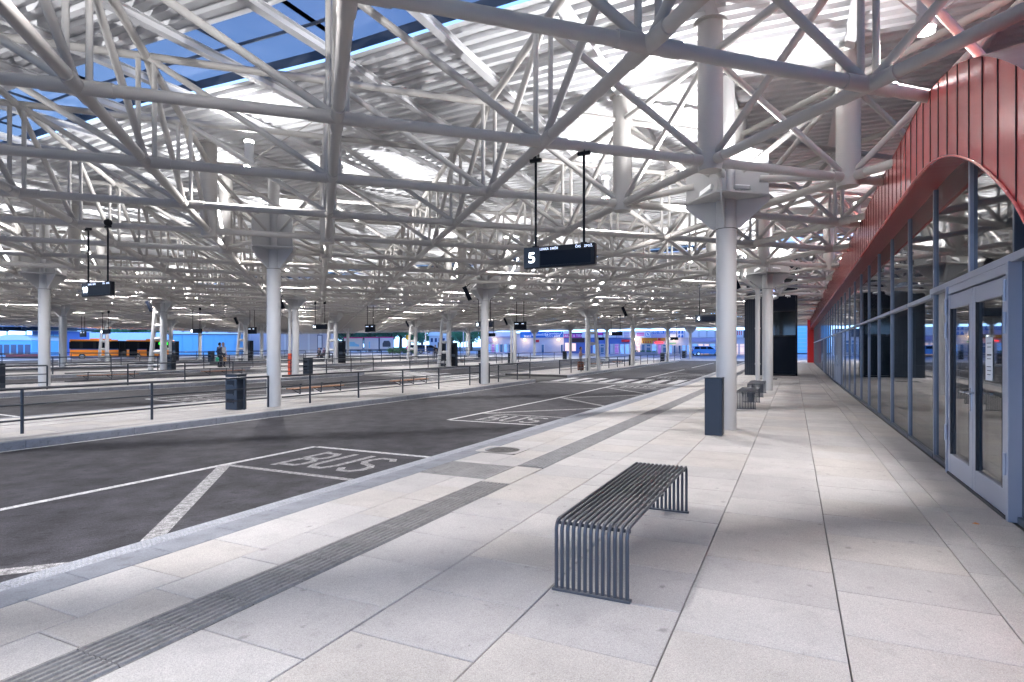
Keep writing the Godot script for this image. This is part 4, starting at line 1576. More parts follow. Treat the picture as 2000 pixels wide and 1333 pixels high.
func build_street_furniture() -> void:
	bar_bench("nearest dark steel bar bench, alone on the open paving", 3.62, 5.86)
	bar_bench("middle dark steel bar bench, first behind the near round column", 17.0, 19.25)
	bar_bench("farthest dark steel bar bench, by the column with the downpipe", 21.4, 23.65)
	var o := thing("steel_cabinet", "tall navy blue steel box standing in front of the near round column", "cabinet", W(11.55, -1.335, 0))
	put_box("case", Vector3(0, 0.525, 0), Vector3(0.31, 1.05, 0.32), M.navy_steel, o, 0.008)
	put_box("cap", Vector3(0, 1.056, 0), Vector3(0.32, 0.014, 0.33), M.navy_steel, o)
	put_box("door_line", Vector3(0, 0.5, 0.162), Vector3(0.27, 0.98, 0.004), M.navy_steel, o)
	var v1 := col_uv(0, 1).y
	railing("railing running from the left edge of the view up to the first island column", [-4.0, -1.5, 1.2, 3.8, 6.45, 9.1, 11.75, col_uv(0, 1).x - 0.2], v1)
	railing("railing between the two round columns of the first island", [col_uv(0, 1).x + 0.2, 14.1, 16.4, 19.0, 21.6, 24.3, col_uv(1, 1).x - 0.2], col_uv(0.5, 1).y)
	railing("short railing that ends with a post just before the crossing", [col_uv(1, 1).x + 0.2, 27.0, 29.3, 31.0], col_uv(1, 1).y, false)
	railing("railing that begins right behind the crossing on the first island", [36.0, 38.2, 40.3, 41.8], -13.75, true)
	railing("railing beyond the crossing between ladder column and plain column", [42.3, 44.5, 47.0, 49.6, 52.0, 53.6], -13.65)
	railing("railing leading to the last columns of the first island", [54.2, 57.0, 60.0, 63.0, 66.5, 70.2], -13.4)
	railing("railing at the end of the first island by the parked blue car", [70.8, 74.0, 78.0, 83.0], -13.2)
	var r2 := [[-2.0, 0.6, 3.2, 5.8, 8.4, 11.0, 12.6], [13.2, 15.6, 18.2, 20.8, 23.4, 24.6], [25.2, 27.4, 29.6, 31.8], [36.0, 38.4, 40.8], [41.5, 44.0, 47.0, 50.0, 51.2], [51.9, 55.0, 58.0, 61.5, 65.0, 68.6]]
	var n2 := ["railing left of the leftmost column on the second island", "railing between the leftmost column and the orange banded column", "short railing behind the orange banded column with a rounded end", "railing in front of the walking man", "railing behind the dark ticket machines on the second island", "long railing below the blue shop fascia"]
	for i in r2.size():
		railing(n2[i], r2[i], -25.5, i == 3)
	var r3 := [[0.0, 3.0, 6.0, 9.0, 12.0, 15.0, 18.0, 21.0, 23.8], [24.5, 27.0, 29.0, 31.0], [36.0, 39.3], [40.1, 43.0, 46.0, 49.0, 51.0], [51.8, 55.0, 58.0, 61.0, 65.0, 70.0]]
	var n3 := ["railing on the third island left of the ladder column", "railing on the third island where two people stand", "short railing beside the third island ticket machine", "railing in front of the billboards", "far railing below the green trees"]
	for i in r3.size():
		railing(n3[i], r3[i], -35.9, i == 2)
	railing("railing on the fourth island below the orange bus", [8.0, 12.0, 16.0, 20.0, 23.8], -46.6)
	railing("railing on the fourth island in front of the blue warehouse", [24.6, 28.0, 31.0, 35.0, 39.0, 43.0, 47.0], -46.6)
	railing("railing on the fourth island in front of the pale stone wall", [50.0, 54.0, 58.0, 62.0, 66.0, 70.0], -46.6)
	railing("railing on the fifth island behind the blue bins", [20.0, 25.0, 30.0, 36.0, 42.0, 48.0, 54.0, 60.0], -57.0)
	for e in [[3.6, v1, "wooden bench on the first railing at the left edge of the view"], [13.75, v1, "wooden bench on the first railing just right of the round column"], [19.0, v1, "wooden bench on the first railing farther from the round column"], [13.9, -25.5, "wooden bench on the second island right of the leftmost column"], [19.4, -25.5, "wooden bench on the second island near the two standing people"], [43.5, -13.65, "wooden bench beyond the crossing on the first island"], [49.6, -13.65, "second wooden bench beyond the crossing on the first island"], [10.0, -35.9, "wooden bench on the third island left of the bins"], [41.9, -25.5, "far wooden bench on the second island near the walking man"], [55.4, -25.5, "far wooden bench below the blue shop fascia"]]:
		rail_bench(e[2], e[0], e[1])
	for e in [[11.72, v1 - 0.3, "navy waste bin left of the nearest round island column"], [26.1, col_uv(1, 1).y - 0.33, "navy waste bin right of the far round island column"], [8.6, -25.9, "dark waste bin at the left edge on the second island"], [11.2, -25.9, "dark waste bin left of the leftmost column"], [26.3, -25.9, "navy waste bin right of the orange banded column"], [24.9, -36.2, "dark waste bin right of the ladder column on the third island"], [15.0, -36.2, "dark waste bin below the rear of the orange bus"], [41.6, -26.3, "dark waste bin in front of the walking man"], [51.9, -24.9, "far navy waste bin left of the column before the blue fascia"], [55.2, -13.8, "navy waste bin after the crossing below the lit shop door"], [69.6, -13.8, "far navy waste bin below the orange fascia"], [82.0, -13.4, "last navy waste bin beside the blue car"], [68.0, -25.3, "far dark waste bin left of the poster case"], [66.0, -36.0, "far dark waste bin under the trees"], [36.0, -46.9, "dark waste bin in front of the blue warehouse"], [50.5, -46.9, "dark waste bin near the two seated people"]]:
		bin_box(e[2], W(e[0], e[1], island_at(e[0], e[1]) - 0.002))
	for e in [[342.0, 60.0, "dark tall ticket machine right of the bus"], [487.0, 57.0, "dark tall ticket machine in front of the warehouse corner"], [667.0, 52.5, "dark tall ticket machine before the billboards"], [885.5, 49.0, "dark tall ticket machine right of the walking man"], [863.0, 50.5, "thin dark ticket machine left of the ladder column"]]:
		var at := camera_point(e[0], e[1], 0.0)
		at.y = island_at(-at.z, at.x) - 0.002
		var t := thing("ticket_machine", e[2], "ticket machine", at, 0.0, "dark ticket machines by the columns")
		put_box("case", Vector3(0, 0.98, 0), Vector3(0.6, 1.96, 0.4), M.black_box, t, 0.01)
		put_box("screen", Vector3(0, 1.35, 0.202), Vector3(0.42, 0.5, 0.008), M.screen_glass, t)
		put_box("top_strip", Vector3(0, 1.85, 0.202), Vector3(0.56, 0.05, 0.008), M.aluminium_dark, t)
		put_box("slot_panel", Vector3(0.08, 0.9, 0.202), Vector3(0.4, 0.2, 0.008), M.aluminium_dark, t)

# ------------------------------------------------------------------ shops across the street
const SHOP_U := 95.0
func shop_v(px: float) -> float:
	var k := (px - 1000.0) / 1154.6
	return (k * 0.9026 - 0.4305) * SHOP_U / (0.9026 + 0.4305 * k)

func shop_h(px: float, y: float) -> float:
	var z := 0.9026 * SHOP_U - 0.4305 * shop_v(px)
	return EYE + (685.0 - y) / 1154.6 * z

func shop_panel(called: String, o: Node, x0: float, x1: float, y0: float, y1: float, m: Material, out := 0.15, thick := 0.1) -> Vector3:
	# a panel on the shop front that covers those columns and rows of the photograph; returns its middle
	var a := shop_v(x0)
	var b := shop_v(x1)
	var mid := (x0 + x1) * 0.5
	var h0 := shop_h(mid, y1)
	var h1 := shop_h(mid, y0)
	var c := Vector3((a + b) * 0.5, (h0 + h1) * 0.5, -SHOP_U + out)
	put_box(called, c, Vector3(b - a - 0.02, h1 - h0, thick), m, o)
	return c + Vector3(0, 0, thick * 0.5 + 0.004)

func shop_window(o: Node, x0: float, x1: float, pane: Material, door := false, y0 := 672.0) -> void:
	var a := shop_v(x0)
	var b := shop_v(x1)
	var h0 := 0.95
	var h1 := shop_h((x0 + x1) * 0.5, y0)
	var n := "door" if door else "window"
	var st := S()
	var w := b - a
	for e in [[a + 0.05, (h0 + h1) * 0.5, 0.1, h1 - h0], [b - 0.05, (h0 + h1) * 0.5, 0.1, h1 - h0]]:
		box(st, Vector3(e[0], e[1], -SHOP_U + 0.12), Vector3(e[2], e[3], 0.1))
	for y: float in ([h0 + 0.06, h1 - 0.06] if door else [h0 + 0.25, h1 - 0.06, h1 - 0.5]):
		box(st, Vector3((a + b) * 0.5, y, -SHOP_U + 0.121), Vector3(w - 0.2, 0.1, 0.09))
	var f := obj(n, st.commit(), M.white_paint, o)
	put_box("pane", Vector3((a + b) * 0.5, (h0 + h1) * 0.5, -SHOP_U + 0.09), Vector3(w - 0.12, h1 - h0 - 0.1, 0.02), pane, f)

func wall_lamp(label: String, px: float, y: float) -> void:
	var at := Vector3(shop_v(px), shop_h(px, y), -SHOP_U + 0.42)
	var o := thing("wall_lamp", label, "lamp", at, 0.0, "lit lamps over the shop doors")
	put_box("arm", Vector3(0, 0.12, -0.15), Vector3(0.05, 0.05, 0.34), M.aluminium_dark, o)
	var st := S()
	ball(st, Vector3.ZERO, Vector3(0.2, 0.16, 0.16), 14, 8)
	obj("bulb", st.commit(), M.warm_glow, o)
	var l := OmniLight3D.new()
	l.name = numbered("wall_lamp_light")
	add_child(l)
	l.position = at
	l.light_color = Color(1.0, 0.86, 0.66)
	l.light_energy = 1.1
	l.omni_range = 30.0
	l.omni_attenuation = 2.0
	l.light_size = 0.16
	l.shadow_enabled = true

func build_shops() -> void:
	leaf_mat("leaf_dark", lin(0.05, 0.13, 0.08))
	leaf_mat("leaf_mid", lin(0.07, 0.19, 0.09))
	leaf_mat("leaf_pale", lin(0.10, 0.24, 0.14))
	mat("shop_wall", lin(0.62, 0.60, 0.64), 0.7)
	mat("shop_wall_blue", lin(0.12, 0.20, 0.50), 0.6)
	mat("fascia_white", lin(0.80, 0.80, 0.82), 0.5)
	mat("fascia_blue", lin(0.02, 0.16, 0.55), 0.5)
	mat("fascia_pink", lin(0.70, 0.05, 0.40), 0.5)
	mat("fascia_violet", lin(0.50, 0.45, 0.62), 0.5)
	mat("fascia_yellow", lin(0.75, 0.52, 0.06), 0.5)
	mat("fascia_orange", lin(0.70, 0.25, 0.02), 0.5)
	mat("fascia_red", lin(0.55, 0.02, 0.04), 0.5)
	mat("fascia_brown", lin(0.06, 0.03, 0.03), 0.5)
	mat("green_paint", lin(0.05, 0.45, 0.15), 0.5)
	mat("window_blue", lin(0.05, 0.12, 0.26), 0.08)
	glow("window_lit", Color(0.55, 0.75, 1.0), 0.35)
	glow("window_warm", Color(0.95, 0.82, 0.75), 0.5)
	glow("window_pink", Color(0.7, 0.5, 0.75), 0.22)
	glow("neon_red", Color(1.0, 0.15, 0.12), 3.0)
	glow("warm_glow", Color(1.0, 0.85, 0.62), 7.0)
	var units := [
		["shop with a white and yellow fascia left of the blue one", 952, 1016, M.shop_wall],
		["plain lavender shop wall under the long blue fascia with white lettering", 1016, 1101, M.shop_wall],
		["shops under the pink and white fascias right of the blue one", 1101, 1240, M.shop_wall_blue],
		["shop with orange boards and a red neon line under a photo sign", 1240, 1322, M.shop_wall],
		["last lit shop front behind the parked cars", 1322, 1530, M.shop_wall],
	]
	var made := []
	for e in units:
		var o := thing("shop", e[0], "shop", Vector3.ZERO, 0.0, "shops across the street")
		var a := shop_v(e[1])
		var b := shop_v(e[2])
		put_box("wall", Vector3((a + b) * 0.5, 2.4, -SHOP_U - 3.0), Vector3(b - a - 0.01, 4.2, 6.0), e[3], o)
		put_box("roof", Vector3((a + b) * 0.5, 4.56, -SHOP_U - 3.0), Vector3(b - a - 0.01, 0.12, 6.3), M.aluminium_dark, o)
		made.append(o)
	# fascias
	var o: Node = made[0]
	shop_panel("fascia", o, 954, 969, 646.5, 659.5, M.fascia_white)
	shop_panel("fascia", o, 970, 1008, 650, 657.5, M.fascia_white)
	shop_panel("fascia_trim", o, 970, 1008, 648, 649.8, M.fascia_yellow)
	shop_panel("fascia_trim", o, 970, 1008, 657.7, 660, M.fascia_violet)
	shop_panel("poster_board", o, 952, 962, 660.5, 669, M.fascia_violet)
	for e in [[952, 959, M.window_lit, false], [960, 967, M.window_pink, false], [968, 975, M.window_lit, true], [976, 983, M.window_blue, true], [984, 992, M.window_lit, false], [993, 1000, M.window_blue, true], [1001, 1009, M.fascia_white, false]]:
		shop_window(o, e[0], e[1], e[2], e[3])
	o = made[1]
	var c := shop_panel("fascia", o, 1016.5, 1100.5, 648, 660, M.fascia_blue)
	text("lettering", "kosmetika", 0.62, M.fascia_white, o, Vector3(shop_v(1055), c.y, c.z), Basis(), true, 0.01)
	text("lettering", "textil", 0.55, M.fascia_white, o, Vector3(shop_v(1031), c.y - 0.25, c.z), Basis(), true, 0.01)
	text("lettering", "prodejna", 0.42, M.fascia_white, o, Vector3(shop_v(1084), c.y + 0.15, c.z), Basis(), true, 0.01)
	text("lettering", "v 1. patře", 0.42, M.fascia_white, o, Vector3(shop_v(1084), c.y - 0.28, c.z), Basis(), true, 0.01)
	var st := S()
	for k in 12:
		var d := Vector3(cos(k * TAU / 12), sin(k * TAU / 12), 0)
		box(st, Vector3(shop_v(1070), c.y, c.z) + d * 0.42, Vector3(0.12, 0.12, 0.02), Basis(Vector3.BACK, k * 0.5))
	box(st, Vector3(shop_v(1070), c.y, c.z), Vector3(0.3, 0.3, 0.02), Basis(Vector3.BACK, 0.785))
	obj("round_emblem", st.commit(), M.fascia_white, o)
	st = S()
	tube(st, Vector3(shop_v(1092), c.y - 0.3, c.z), Vector3(shop_v(1097), c.y + 0.2, c.z), 0.04, -1, 6)
	tube(st, Vector3(shop_v(1097), c.y + 0.2, c.z), Vector3(shop_v(1099), c.y + 0.42, c.z), 0.12, 0.0, 8)
	obj("arrow", st.commit(), M.fascia_white, o)
	shop_window(o, 1057, 1064, M.window_blue, true, 672.5)
	shop_window(o, 1095, 1100.5, M.window_blue, true, 672.5)
	shop_panel("poster_board", o, 1046, 1053, 664, 669, M.fascia_red, 0.06)
	o = made[2]
	shop_panel("fascia", o, 1101, 1118, 646.5, 652.5, M.fascia_white)
	c = shop_panel("fascia", o, 1101, 1137, 653, 660, M.fascia_pink)
	text("lettering", "TABÁK & TISK", 0.55, M.fascia_white, o, Vector3(shop_v(1119), c.y, c.z), Basis(), true, 0.01)
	shop_panel("fascia", o, 1137.5, 1165, 648, 660, M.fascia_white)
	shop_panel("fascia", o, 1166, 1178, 650, 655, M.fascia_pink)
	shop_panel("fascia", o, 1166, 1178, 655.3, 660, M.fascia_white)
	shop_panel("fascia", o, 1179, 1204, 652, 660, M.fascia_white)
	c = shop_panel("fascia", o, 1205, 1232, 647, 660, M.fascia_white)
	for i in 4:
		for j in 2:
			shop_panel("printed_block", o, 1206 + j * 13.0, 1217 + j * 13.0, 648.2 + i * 3.0, 650.4 + i * 3.0, M.fascia_violet, 0.21, 0.01)
	shop_panel("poster_board", o, 1104, 1112, 670, 686, M.window_warm, 0.12)
	shop_panel("poster_board", o, 1116, 1125, 671, 686, M.window_warm, 0.12)
	shop_panel("poster_board", o, 1116, 1142, 661, 669, M.fascia_brown, 0.12)
	c = shop_panel("poster_board", o, 1214, 1230, 663.5, 668.5, M.fascia_red, 0.12)
	for e in [[1158, 1164, M.window_lit, false], [1165, 1171, M.window_blue, true], [1172, 1181, M.window_blue, false], [1192, 1199, M.fascia_white, false], [1200, 1210, M.window_pink, false], [1211, 1220, M.window_lit, false], [1221, 1230, M.window_lit, true], [1231, 1239, M.window_blue, false]]:
		shop_window(o, e[0], e[1], e[2], e[3])
	o = made[3]
	c = shop_panel("fascia", o, 1241, 1272, 646.5, 660, M.fascia_white)
	st = S()
	for k in 20:
		var a0 := k * TAU / 20
		box(st, Vector3(shop_v(1266), c.y, c.z) + Vector3(cos(a0), sin(a0), 0) * 0.42, Vector3(0.14, 0.06, 0.01), Basis(Vector3.BACK, a0 + PI * 0.5))
	box(st, Vector3(shop_v(1266), c.y, c.z), Vector3(0.16, 0.4, 0.01), Basis(Vector3.BACK, 0.5))
	obj("round_emblem", st.commit(), M.fascia_blue, o)
	for i in 2:
		shop_panel("printed_block", o, 1244, 1259, 650.5 + i * 3.4, 652.6 + i * 3.4, M.fascia_pink, 0.21, 0.01)
	c = shop_panel("fascia", o, 1272.5, 1321, 646.5, 652.2, M.fascia_blue)
	text("lettering", "FOTO NA DOKLADY", 0.50, M.fascia_white, o, Vector3(shop_v(1297), c.y, c.z), Basis(), true, 0.01)
	shop_panel("fascia", o, 1272.5, 1308, 652.4, 660, M.fascia_violet)
	shop_panel("fascia", o, 1308.5, 1321, 652.4, 660, M.fascia_white)
	shop_panel("fascia", o, 1254, 1284, 660.5, 666, M.fascia_orange, 0.2)
	shop_panel("fascia", o, 1285, 1300, 660.5, 666, M.fascia_orange, 0.22)
	shop_panel("fascia", o, 1254, 1275, 666.2, 671, M.fascia_yellow, 0.2)
	shop_panel("printed_block", o, 1286, 1291, 661, 665.5, M.fascia_red, 0.28, 0.02)
	for i in 4:
		shop_panel("printed_block", o, 1256 + i * 4.6, 1259 + i * 4.6, 667, 670.3, M.fascia_red, 0.26, 0.02)
	shop_panel("neon_line", o, 1280, 1296, 669, 670.6, M.neon_red, 0.3, 0.05)
	for e in [[1242, 1252, M.window_warm, false], [1253, 1261, M.window_blue, true], [1262, 1272, M.window_blue, false], [1273, 1283, M.window_lit, false], [1284, 1293, M.window_pink, true], [1294, 1305, M.window_blue, false]]:
		shop_window(o, e[0], e[1], e[2], e[3])
	for e in [[1307, 1314, M.window_lit, false], [1315, 1321, M.window_blue, true]]:
		shop_window(o, e[0], e[1], e[2], e[3], 674)
	shop_panel("green_band", o, 1306, 1321, 670, 671.6, M.green_paint, 0.2, 0.05)
	o = made[4]
	c = shop_panel("fascia", o, 1323, 1337, 646, 660, M.fascia_white)
	for i in 2:
		for j in 2:
			var st2 := S()
			var p := Vector3(shop_v(1327 + j * 6.0), c.y + 0.28 - i * 0.6, c.z)
			ball(st2, p + Vector3(0, 0.1, 0), Vector3(0.13, 0.15, 0.02), 10, 6)
			box(st2, p + Vector3(0, -0.12, 0), Vector3(0.34, 0.2, 0.02))
			obj("portrait_sample", st2.commit(), M.fascia_blue, o)
	shop_panel("fascia", o, 1338, 1349, 646, 660, M.fascia_white)
	for i in 3:
		shop_panel("fascia", o, 1350.5 + i * 15.5, 1365 + i * 15.5, 645, 659.5, M.fascia_white)
	shop_panel("fascia_band", o, 1350, 1430, 660, 668, M.fascia_violet, 0.1)
	shop_panel("fascia", o, 1430, 1437, 645, 659.5, M.fascia_white)
	c = shop_panel("fascia", o, 1437.5, 1452, 645, 659.5, M.fascia_white)
	for i in 3:
		shop_panel("red_stripe", o, 1440 + i * 3.6, 1441.8 + i * 3.6, 646.5, 655, M.fascia_red, 0.21, 0.02)
	shop_panel("fascia", o, 1452.5, 1500, 645, 660, M.aluminium_dark)
	for e in [[1324, 1331, M.window_blue, true], [1332, 1340, M.window_lit, false], [1341, 1349, M.window_lit, false]]:
		shop_window(o, e[0], e[1], e[2], e[3], 674)
	for i in 9:
		shop_window(o, 1352 + i * 11.5, 1363 + i * 11.5, M.window_warm if i % 3 else M.window_lit, false, 671)
	for i in 5:
		shop_window(o, 1462 + i * 13.0, 1474 + i * 13.0, M.window_blue, false, 665)
	wall_lamp("lit wall lamp at the left shop with the yellow trim", 968, 664)
	wall_lamp("lit wall lamp left of the blue fascia's wall", 1026, 664)
	wall_lamp("lit wall lamp right of the blue fascia's wall", 1092, 664)
	wall_lamp("lit wall lamp beside the orange boards", 1243, 663)
	wall_lamp("lit wall lamp over the green banded shop door", 1317, 663)
	# tables and planters before the shops
	for i in 4:
		var p := Vector3(shop_v(1249 + i * 12.0), 0.0, -SHOP_U + 2.4)
		p.y = ground_at(-p.z, p.x)
		var t := thing("planter", "low pale planter box, %s from the left before the shop with orange boards" % ["first", "second", "third", "fourth"][i], "planter", p, 0.0, "planters before the shops")
		put_box("trough", Vector3(0, 0.25, 0), Vector3(0.95, 0.5, 0.45), M.aluminium, t, 0.02)
		var lf := S()
		leaves(lf, Vector3(0, 0.62, 0), Vector3(0.45, 0.2, 0.22), 60, 0.1, i + 50)
		obj("plants", lf.commit(), M.leaf_mid, t)

func leaves(st: SurfaceTool, c: Vector3, r: Vector3, n: int, size: float, seed_: int) -> void:
	var g := RandomNumberGenerator.new()
	g.seed = seed_
	for i in n:
		var d := Vector3(g.randfn(), g.randfn(), g.randfn()).normalized() * pow(g.randf(), 0.4)
		var p := c + d * r
		var a := Vector3(g.randfn(), g.randfn(), g.randfn()).normalized()
		var b := a.cross(Vector3(g.randfn(), g.randfn(), g.randfn())).normalized()
		var s := size * g.randf_range(0.6, 1.3)
		tri(st, p - a * s, p + b * s * 0.6, p + a * s, a.cross(b))
		tri(st, p - a * s, p + a * s, p - b * s * 0.6, a.cross(b))

# ------------------------------------------------------------------ far surroundings
func leaf_mat(called: String, c: Color) -> void:
	var m := mat(called, c, 0.7)
	m.backlight_enabled = true
	m.backlight = Color(0.3, 0.4, 0.2)

var tree_kinds := []
func tree(label: String, px: float, z: float, tall: float, wide: float, leaf: Material, seed_: int) -> void:
	var at := camera_point(px, z, 0)
	at.y = ground_at(-at.z, at.x)
	var o := thing("tree", label, "tree", at, 0.0, "trees beyond the station")
	var g := RandomNumberGenerator.new()
	g.seed = seed_
	var st := S()
	tube(st, Vector3(0, -0.3, 0), Vector3(0.1, tall * 0.5, 0), wide * 0.055, wide * 0.03, 8)
	for k in 5:
		var a := k * TAU / 5 + g.randf()
		tube(st, Vector3(0.08, tall * (0.3 + 0.06 * k), 0), Vector3(cos(a) * wide * 0.3, tall * (0.55 + 0.07 * k), sin(a) * wide * 0.3), wide * 0.022, wide * 0.008, 6)
	obj("trunk", st.commit(), M.bark, o)
	st = S()
	for k in 11:
		var a := k * 2.4
		var rr := wide * 0.36 * sqrt((k + 0.5) / 11.0)
		var c := Vector3(cos(a) * rr, tall * (0.36 + 0.5 * g.randf()), sin(a) * rr)
		leaves(st, c, Vector3(wide * 0.24, tall * 0.15, wide * 0.24) * g.randf_range(0.8, 1.2), 150, wide * 0.035, seed_ * 31 + k)
	obj("crown", st.commit(), leaf, o)

func block(called: String, label: String, category: String, px0: float, px1: float, z: float, h: float, deep: float, wall: Material, roof: Material, turn := 0.0, base := -9.0) -> Node3D:
	# a building whose front spans those columns at that distance
	var a := camera_point((px0 + px1) * 0.5, z, 0)
	var w := (px1 - px0) / 1154.6 * z
	var g: float = ground_at(-a.z, a.x) if base < -5.0 else base
	a.y = g
	var o := thing(called, label, category, a, deg_to_rad(YAW + turn))
	put_box("wall", Vector3(0, h * 0.5, -deep * 0.5), Vector3(w, h, deep), wall, o)
	if roof:
		put_box("roof", Vector3(0, h + 0.08, -deep * 0.5), Vector3(w + 0.5, 0.16, deep + 0.5), roof, o)
	return o

func build_distance() -> void:
	mat("bark", lin(0.08, 0.06, 0.05), 0.9)
	mat("wall_blue", lin(0.24, 0.58, 0.82), 0.6)
	mat("wall_white", lin(0.80, 0.79, 0.80), 0.7)
	mat("wall_lav", lin(0.66, 0.63, 0.66), 0.75)
	mat("roof_white", lin(0.80, 0.82, 0.82), 0.5)
	mat("window_dark", lin(0.04, 0.07, 0.16), 0.1)
	mat("poster_pink", lin(0.7, 0.05, 0.25), 0.5)
	# blue warehouse with a pale pitched roof
	var o := block("warehouse", "long light blue warehouse with a pale pitched roof right of the bus", "warehouse", 328, 464, 112, 4.0, 14.0, M.wall_blue, null)
	var w := (464.0 - 328.0) / 1154.6 * 112
	var st := S()
	prism(st, PackedVector2Array([Vector2(0.5, 3.95), Vector2(-7, 6.2), Vector2(-14.5, 3.95)]), Vector3(-w * 0.5 - 0.4, 0, 0), Vector3(0, 0, 1), Vector3.UP, Vector3(w + 0.8, 0, 0))
	obj("roof", st.commit(), M.roof_white, o)
	for k in 7:
		put_box("wall_rib", Vector3(-w * 0.5 + 0.6 + k * (w - 1.2) / 6.0, 1.9, 0.03), Vector3(0.12, 3.7, 0.06), M.wall_blue, o)
	put_box("dark_eave", Vector3(0, 3.86, 0.05), Vector3(w, 0.16, 0.1), M.window_dark, o)
	# white office block with small windows behind it
	o = block("office_block", "white flat roofed block with a row of small dark windows behind the warehouse", "building", 330, 520, 165, 8.4, 12.0, M.wall_white, M.roof_white)
	for k in 9:
		var x: float = -13.0 + [0.0, 12.0, 13.0, 14.1, 15.1, 16.0, 19.0, 19.8, 23.0][k]
		var f := put_box("window", Vector3(x + 2.0, 6.6, 0.02), Vector3(0.72 if k else 0.5, 1.7, 0.06), M.white_paint, o)
		put_box("pane", Vector3(0, 0, 0.035), Vector3(0.6 if k else 0.4, 1.5, 0.02), M.window_dark, f)
	# long pale roof behind the bus
	o = block("long_shed", "long low shed with a pale sheet roof behind the orange bus", "shed", 40, 340, 128, 2.6, 14.0, M.wall_blue, null)
	w = 300.0 / 1154.6 * 128
	st = S()
	prism(st, PackedVector2Array([Vector2(0.6, 2.5), Vector2(-7, 4.9), Vector2(-14.6, 2.5)]), Vector3(-w * 0.5, 0, 0), Vector3(0, 0, 1), Vector3.UP, Vector3(w, 0, 0))
	obj("roof", st.commit(), M.roof_white, o)
	for k in 24:
		var x := -w * 0.5 + k * w / 23.0
		var rb := S()
		tube(rb, Vector3(x, 2.52, 0.6), Vector3(x, 4.93, -7.0), 0.05, -1, 5)
		obj("roof_rib", rb.commit(), M.roof_white, o)
	o = block("white_tower", "plain white tower block rising above the long shed", "building", 164, 188, 150, 7.4, 6.0, M.wall_white, null)
	put_box("parapet", Vector3(0, 7.45, -3.0), Vector3(3.3, 0.14, 6.2), M.roof_white, o)
	put_box("window", Vector3(0.5, 6.0, 0.02), Vector3(0.7, 0.9, 0.05), M.window_dark, o)
	# blue sheds on the far left under a dark canopy
	o = block("blue_shed", "light blue rounded shed at the far left behind the railings", "shed", -10, 62, 110, 3.0, 8.0, M.wall_blue, null)
	st = S()
	var poly := PackedVector2Array()
	for k in 9:
		var a := PI * k / 8.0
		poly.append(Vector2(cos(a) * 3.6, 2.9 + sin(a) * 1.1))
	prism(st, poly, Vector3(0, 0, 0.2), Vector3.RIGHT, Vector3.UP, Vector3(0, 0, -8.4))
	obj("roof", st.commit(), M.roof_white, o)
	for k in 5:
		put_box("door", Vector3(-2.6 + k * 1.3, 1.1, 0.02), Vector3(1.0, 2.0, 0.06), M.window_dark, o)
	o = block("blue_shed", "taller blue shed behind the leftmost column", "shed", 62, 118, 118, 4.8, 8.0, M.shop_wall_blue, M.roof_white)
	for k in 4:
		put_box("wall_panel", Vector3(-2.1 + k * 1.4, 2.2, 0.03), Vector3(1.2, 3.8, 0.06), M.wall_blue, o)
	o = thing("dark_canopy", "dark old canopy roof on thin posts at the far left", "canopy", camera_point(30, 118, 1.2), deg_to_rad(YAW))
	put_box("roof", Vector3(0, 5.0, 0), Vector3(24, 0.35, 14), M.window_dark, o)
	for k in 7:
		put_box("roof_beam", Vector3(-11 + k * 3.6, 4.6, 0), Vector3(0.15, 0.4, 14), M.navy_steel, o)
		put_tube("post", Vector3(-11 + k * 3.6, -1.5, 6.0), Vector3(-11 + k * 3.6, 4.8, 6.0), 0.1, M.navy_steel, o, 8)
	o = thing("red_barrier", "low dark red barrier wall at the far left", "barrier", camera_point(48, 84, 0.42), deg_to_rad(YAW))
	put_box("panel", Vector3(0, 0.25, 0), Vector3(5.4, 0.5, 0.2), M.red_dark, o, 0.03)
	put_box("cap", Vector3(0, 0.53, 0), Vector3(5.5, 0.06, 0.26), M.red_panel, o)
	# pale stone wall
	o = block("stone_wall", "long pale rendered yard wall with posters beside the trees", "wall", 462, 652, 116, 4.5, 0.5, M.wall_lav, M.roof_white)
	w = 190.0 / 1154.6 * 116
	for k in 9:
		put_box("pilaster", Vector3(-w * 0.5 + 0.3 + k * (w - 0.6) / 8.0, 2.2, 0.06), Vector3(0.35, 4.3, 0.12), M.wall_white, o)
	put_box("poster_frame", Vector3(w * 0.5 - 2.7, 2.2, 0.2), Vector3(0.95, 2.9, 0.1), M.window_dark, o)
	put_box("poster", Vector3(w * 0.5 - 2.7, 2.3, 0.26), Vector3(0.75, 2.4, 0.02), M.fascia_white, o)
	# billboards
	var bb := [[672, 708, "billboard with a pale car advert, leftmost of three"], [712, 739, "blank looking white billboard, middle of three"], [742, 768, "billboard with a dark front view of a car, rightmost of three"]]
	for i in 3:
		var z := 112.0
		var p := camera_point((bb[i][0] + bb[i][1]) * 0.5, z, 0)
		p.y = ground_at(-p.z, p.x)
		var t := thing("billboard", bb[i][2], "billboard", p, deg_to_rad(YAW), "billboards by the trees")
		w = (bb[i][1] - bb[i][0]) / 1154.6 * z
		put_box("panel", Vector3(0, 1.75, 0), Vector3(w, 2.1, 0.12), M.white_paint, t)
		put_box("frame", Vector3(0, 1.75, -0.05), Vector3(w + 0.2, 2.3, 0.1), M.window_dark, t)
		put_box("header", Vector3(0, 2.9, 0.02), Vector3(w + 0.2, 0.2, 0.12), M.poster_pink, t)
		for x: float in [-w * 0.4, w * 0.4]:
			put_box("post", Vector3(x, 0.35, -0.05), Vector3(0.14, 1.2, 0.1), M.window_dark, t)
		st = S()
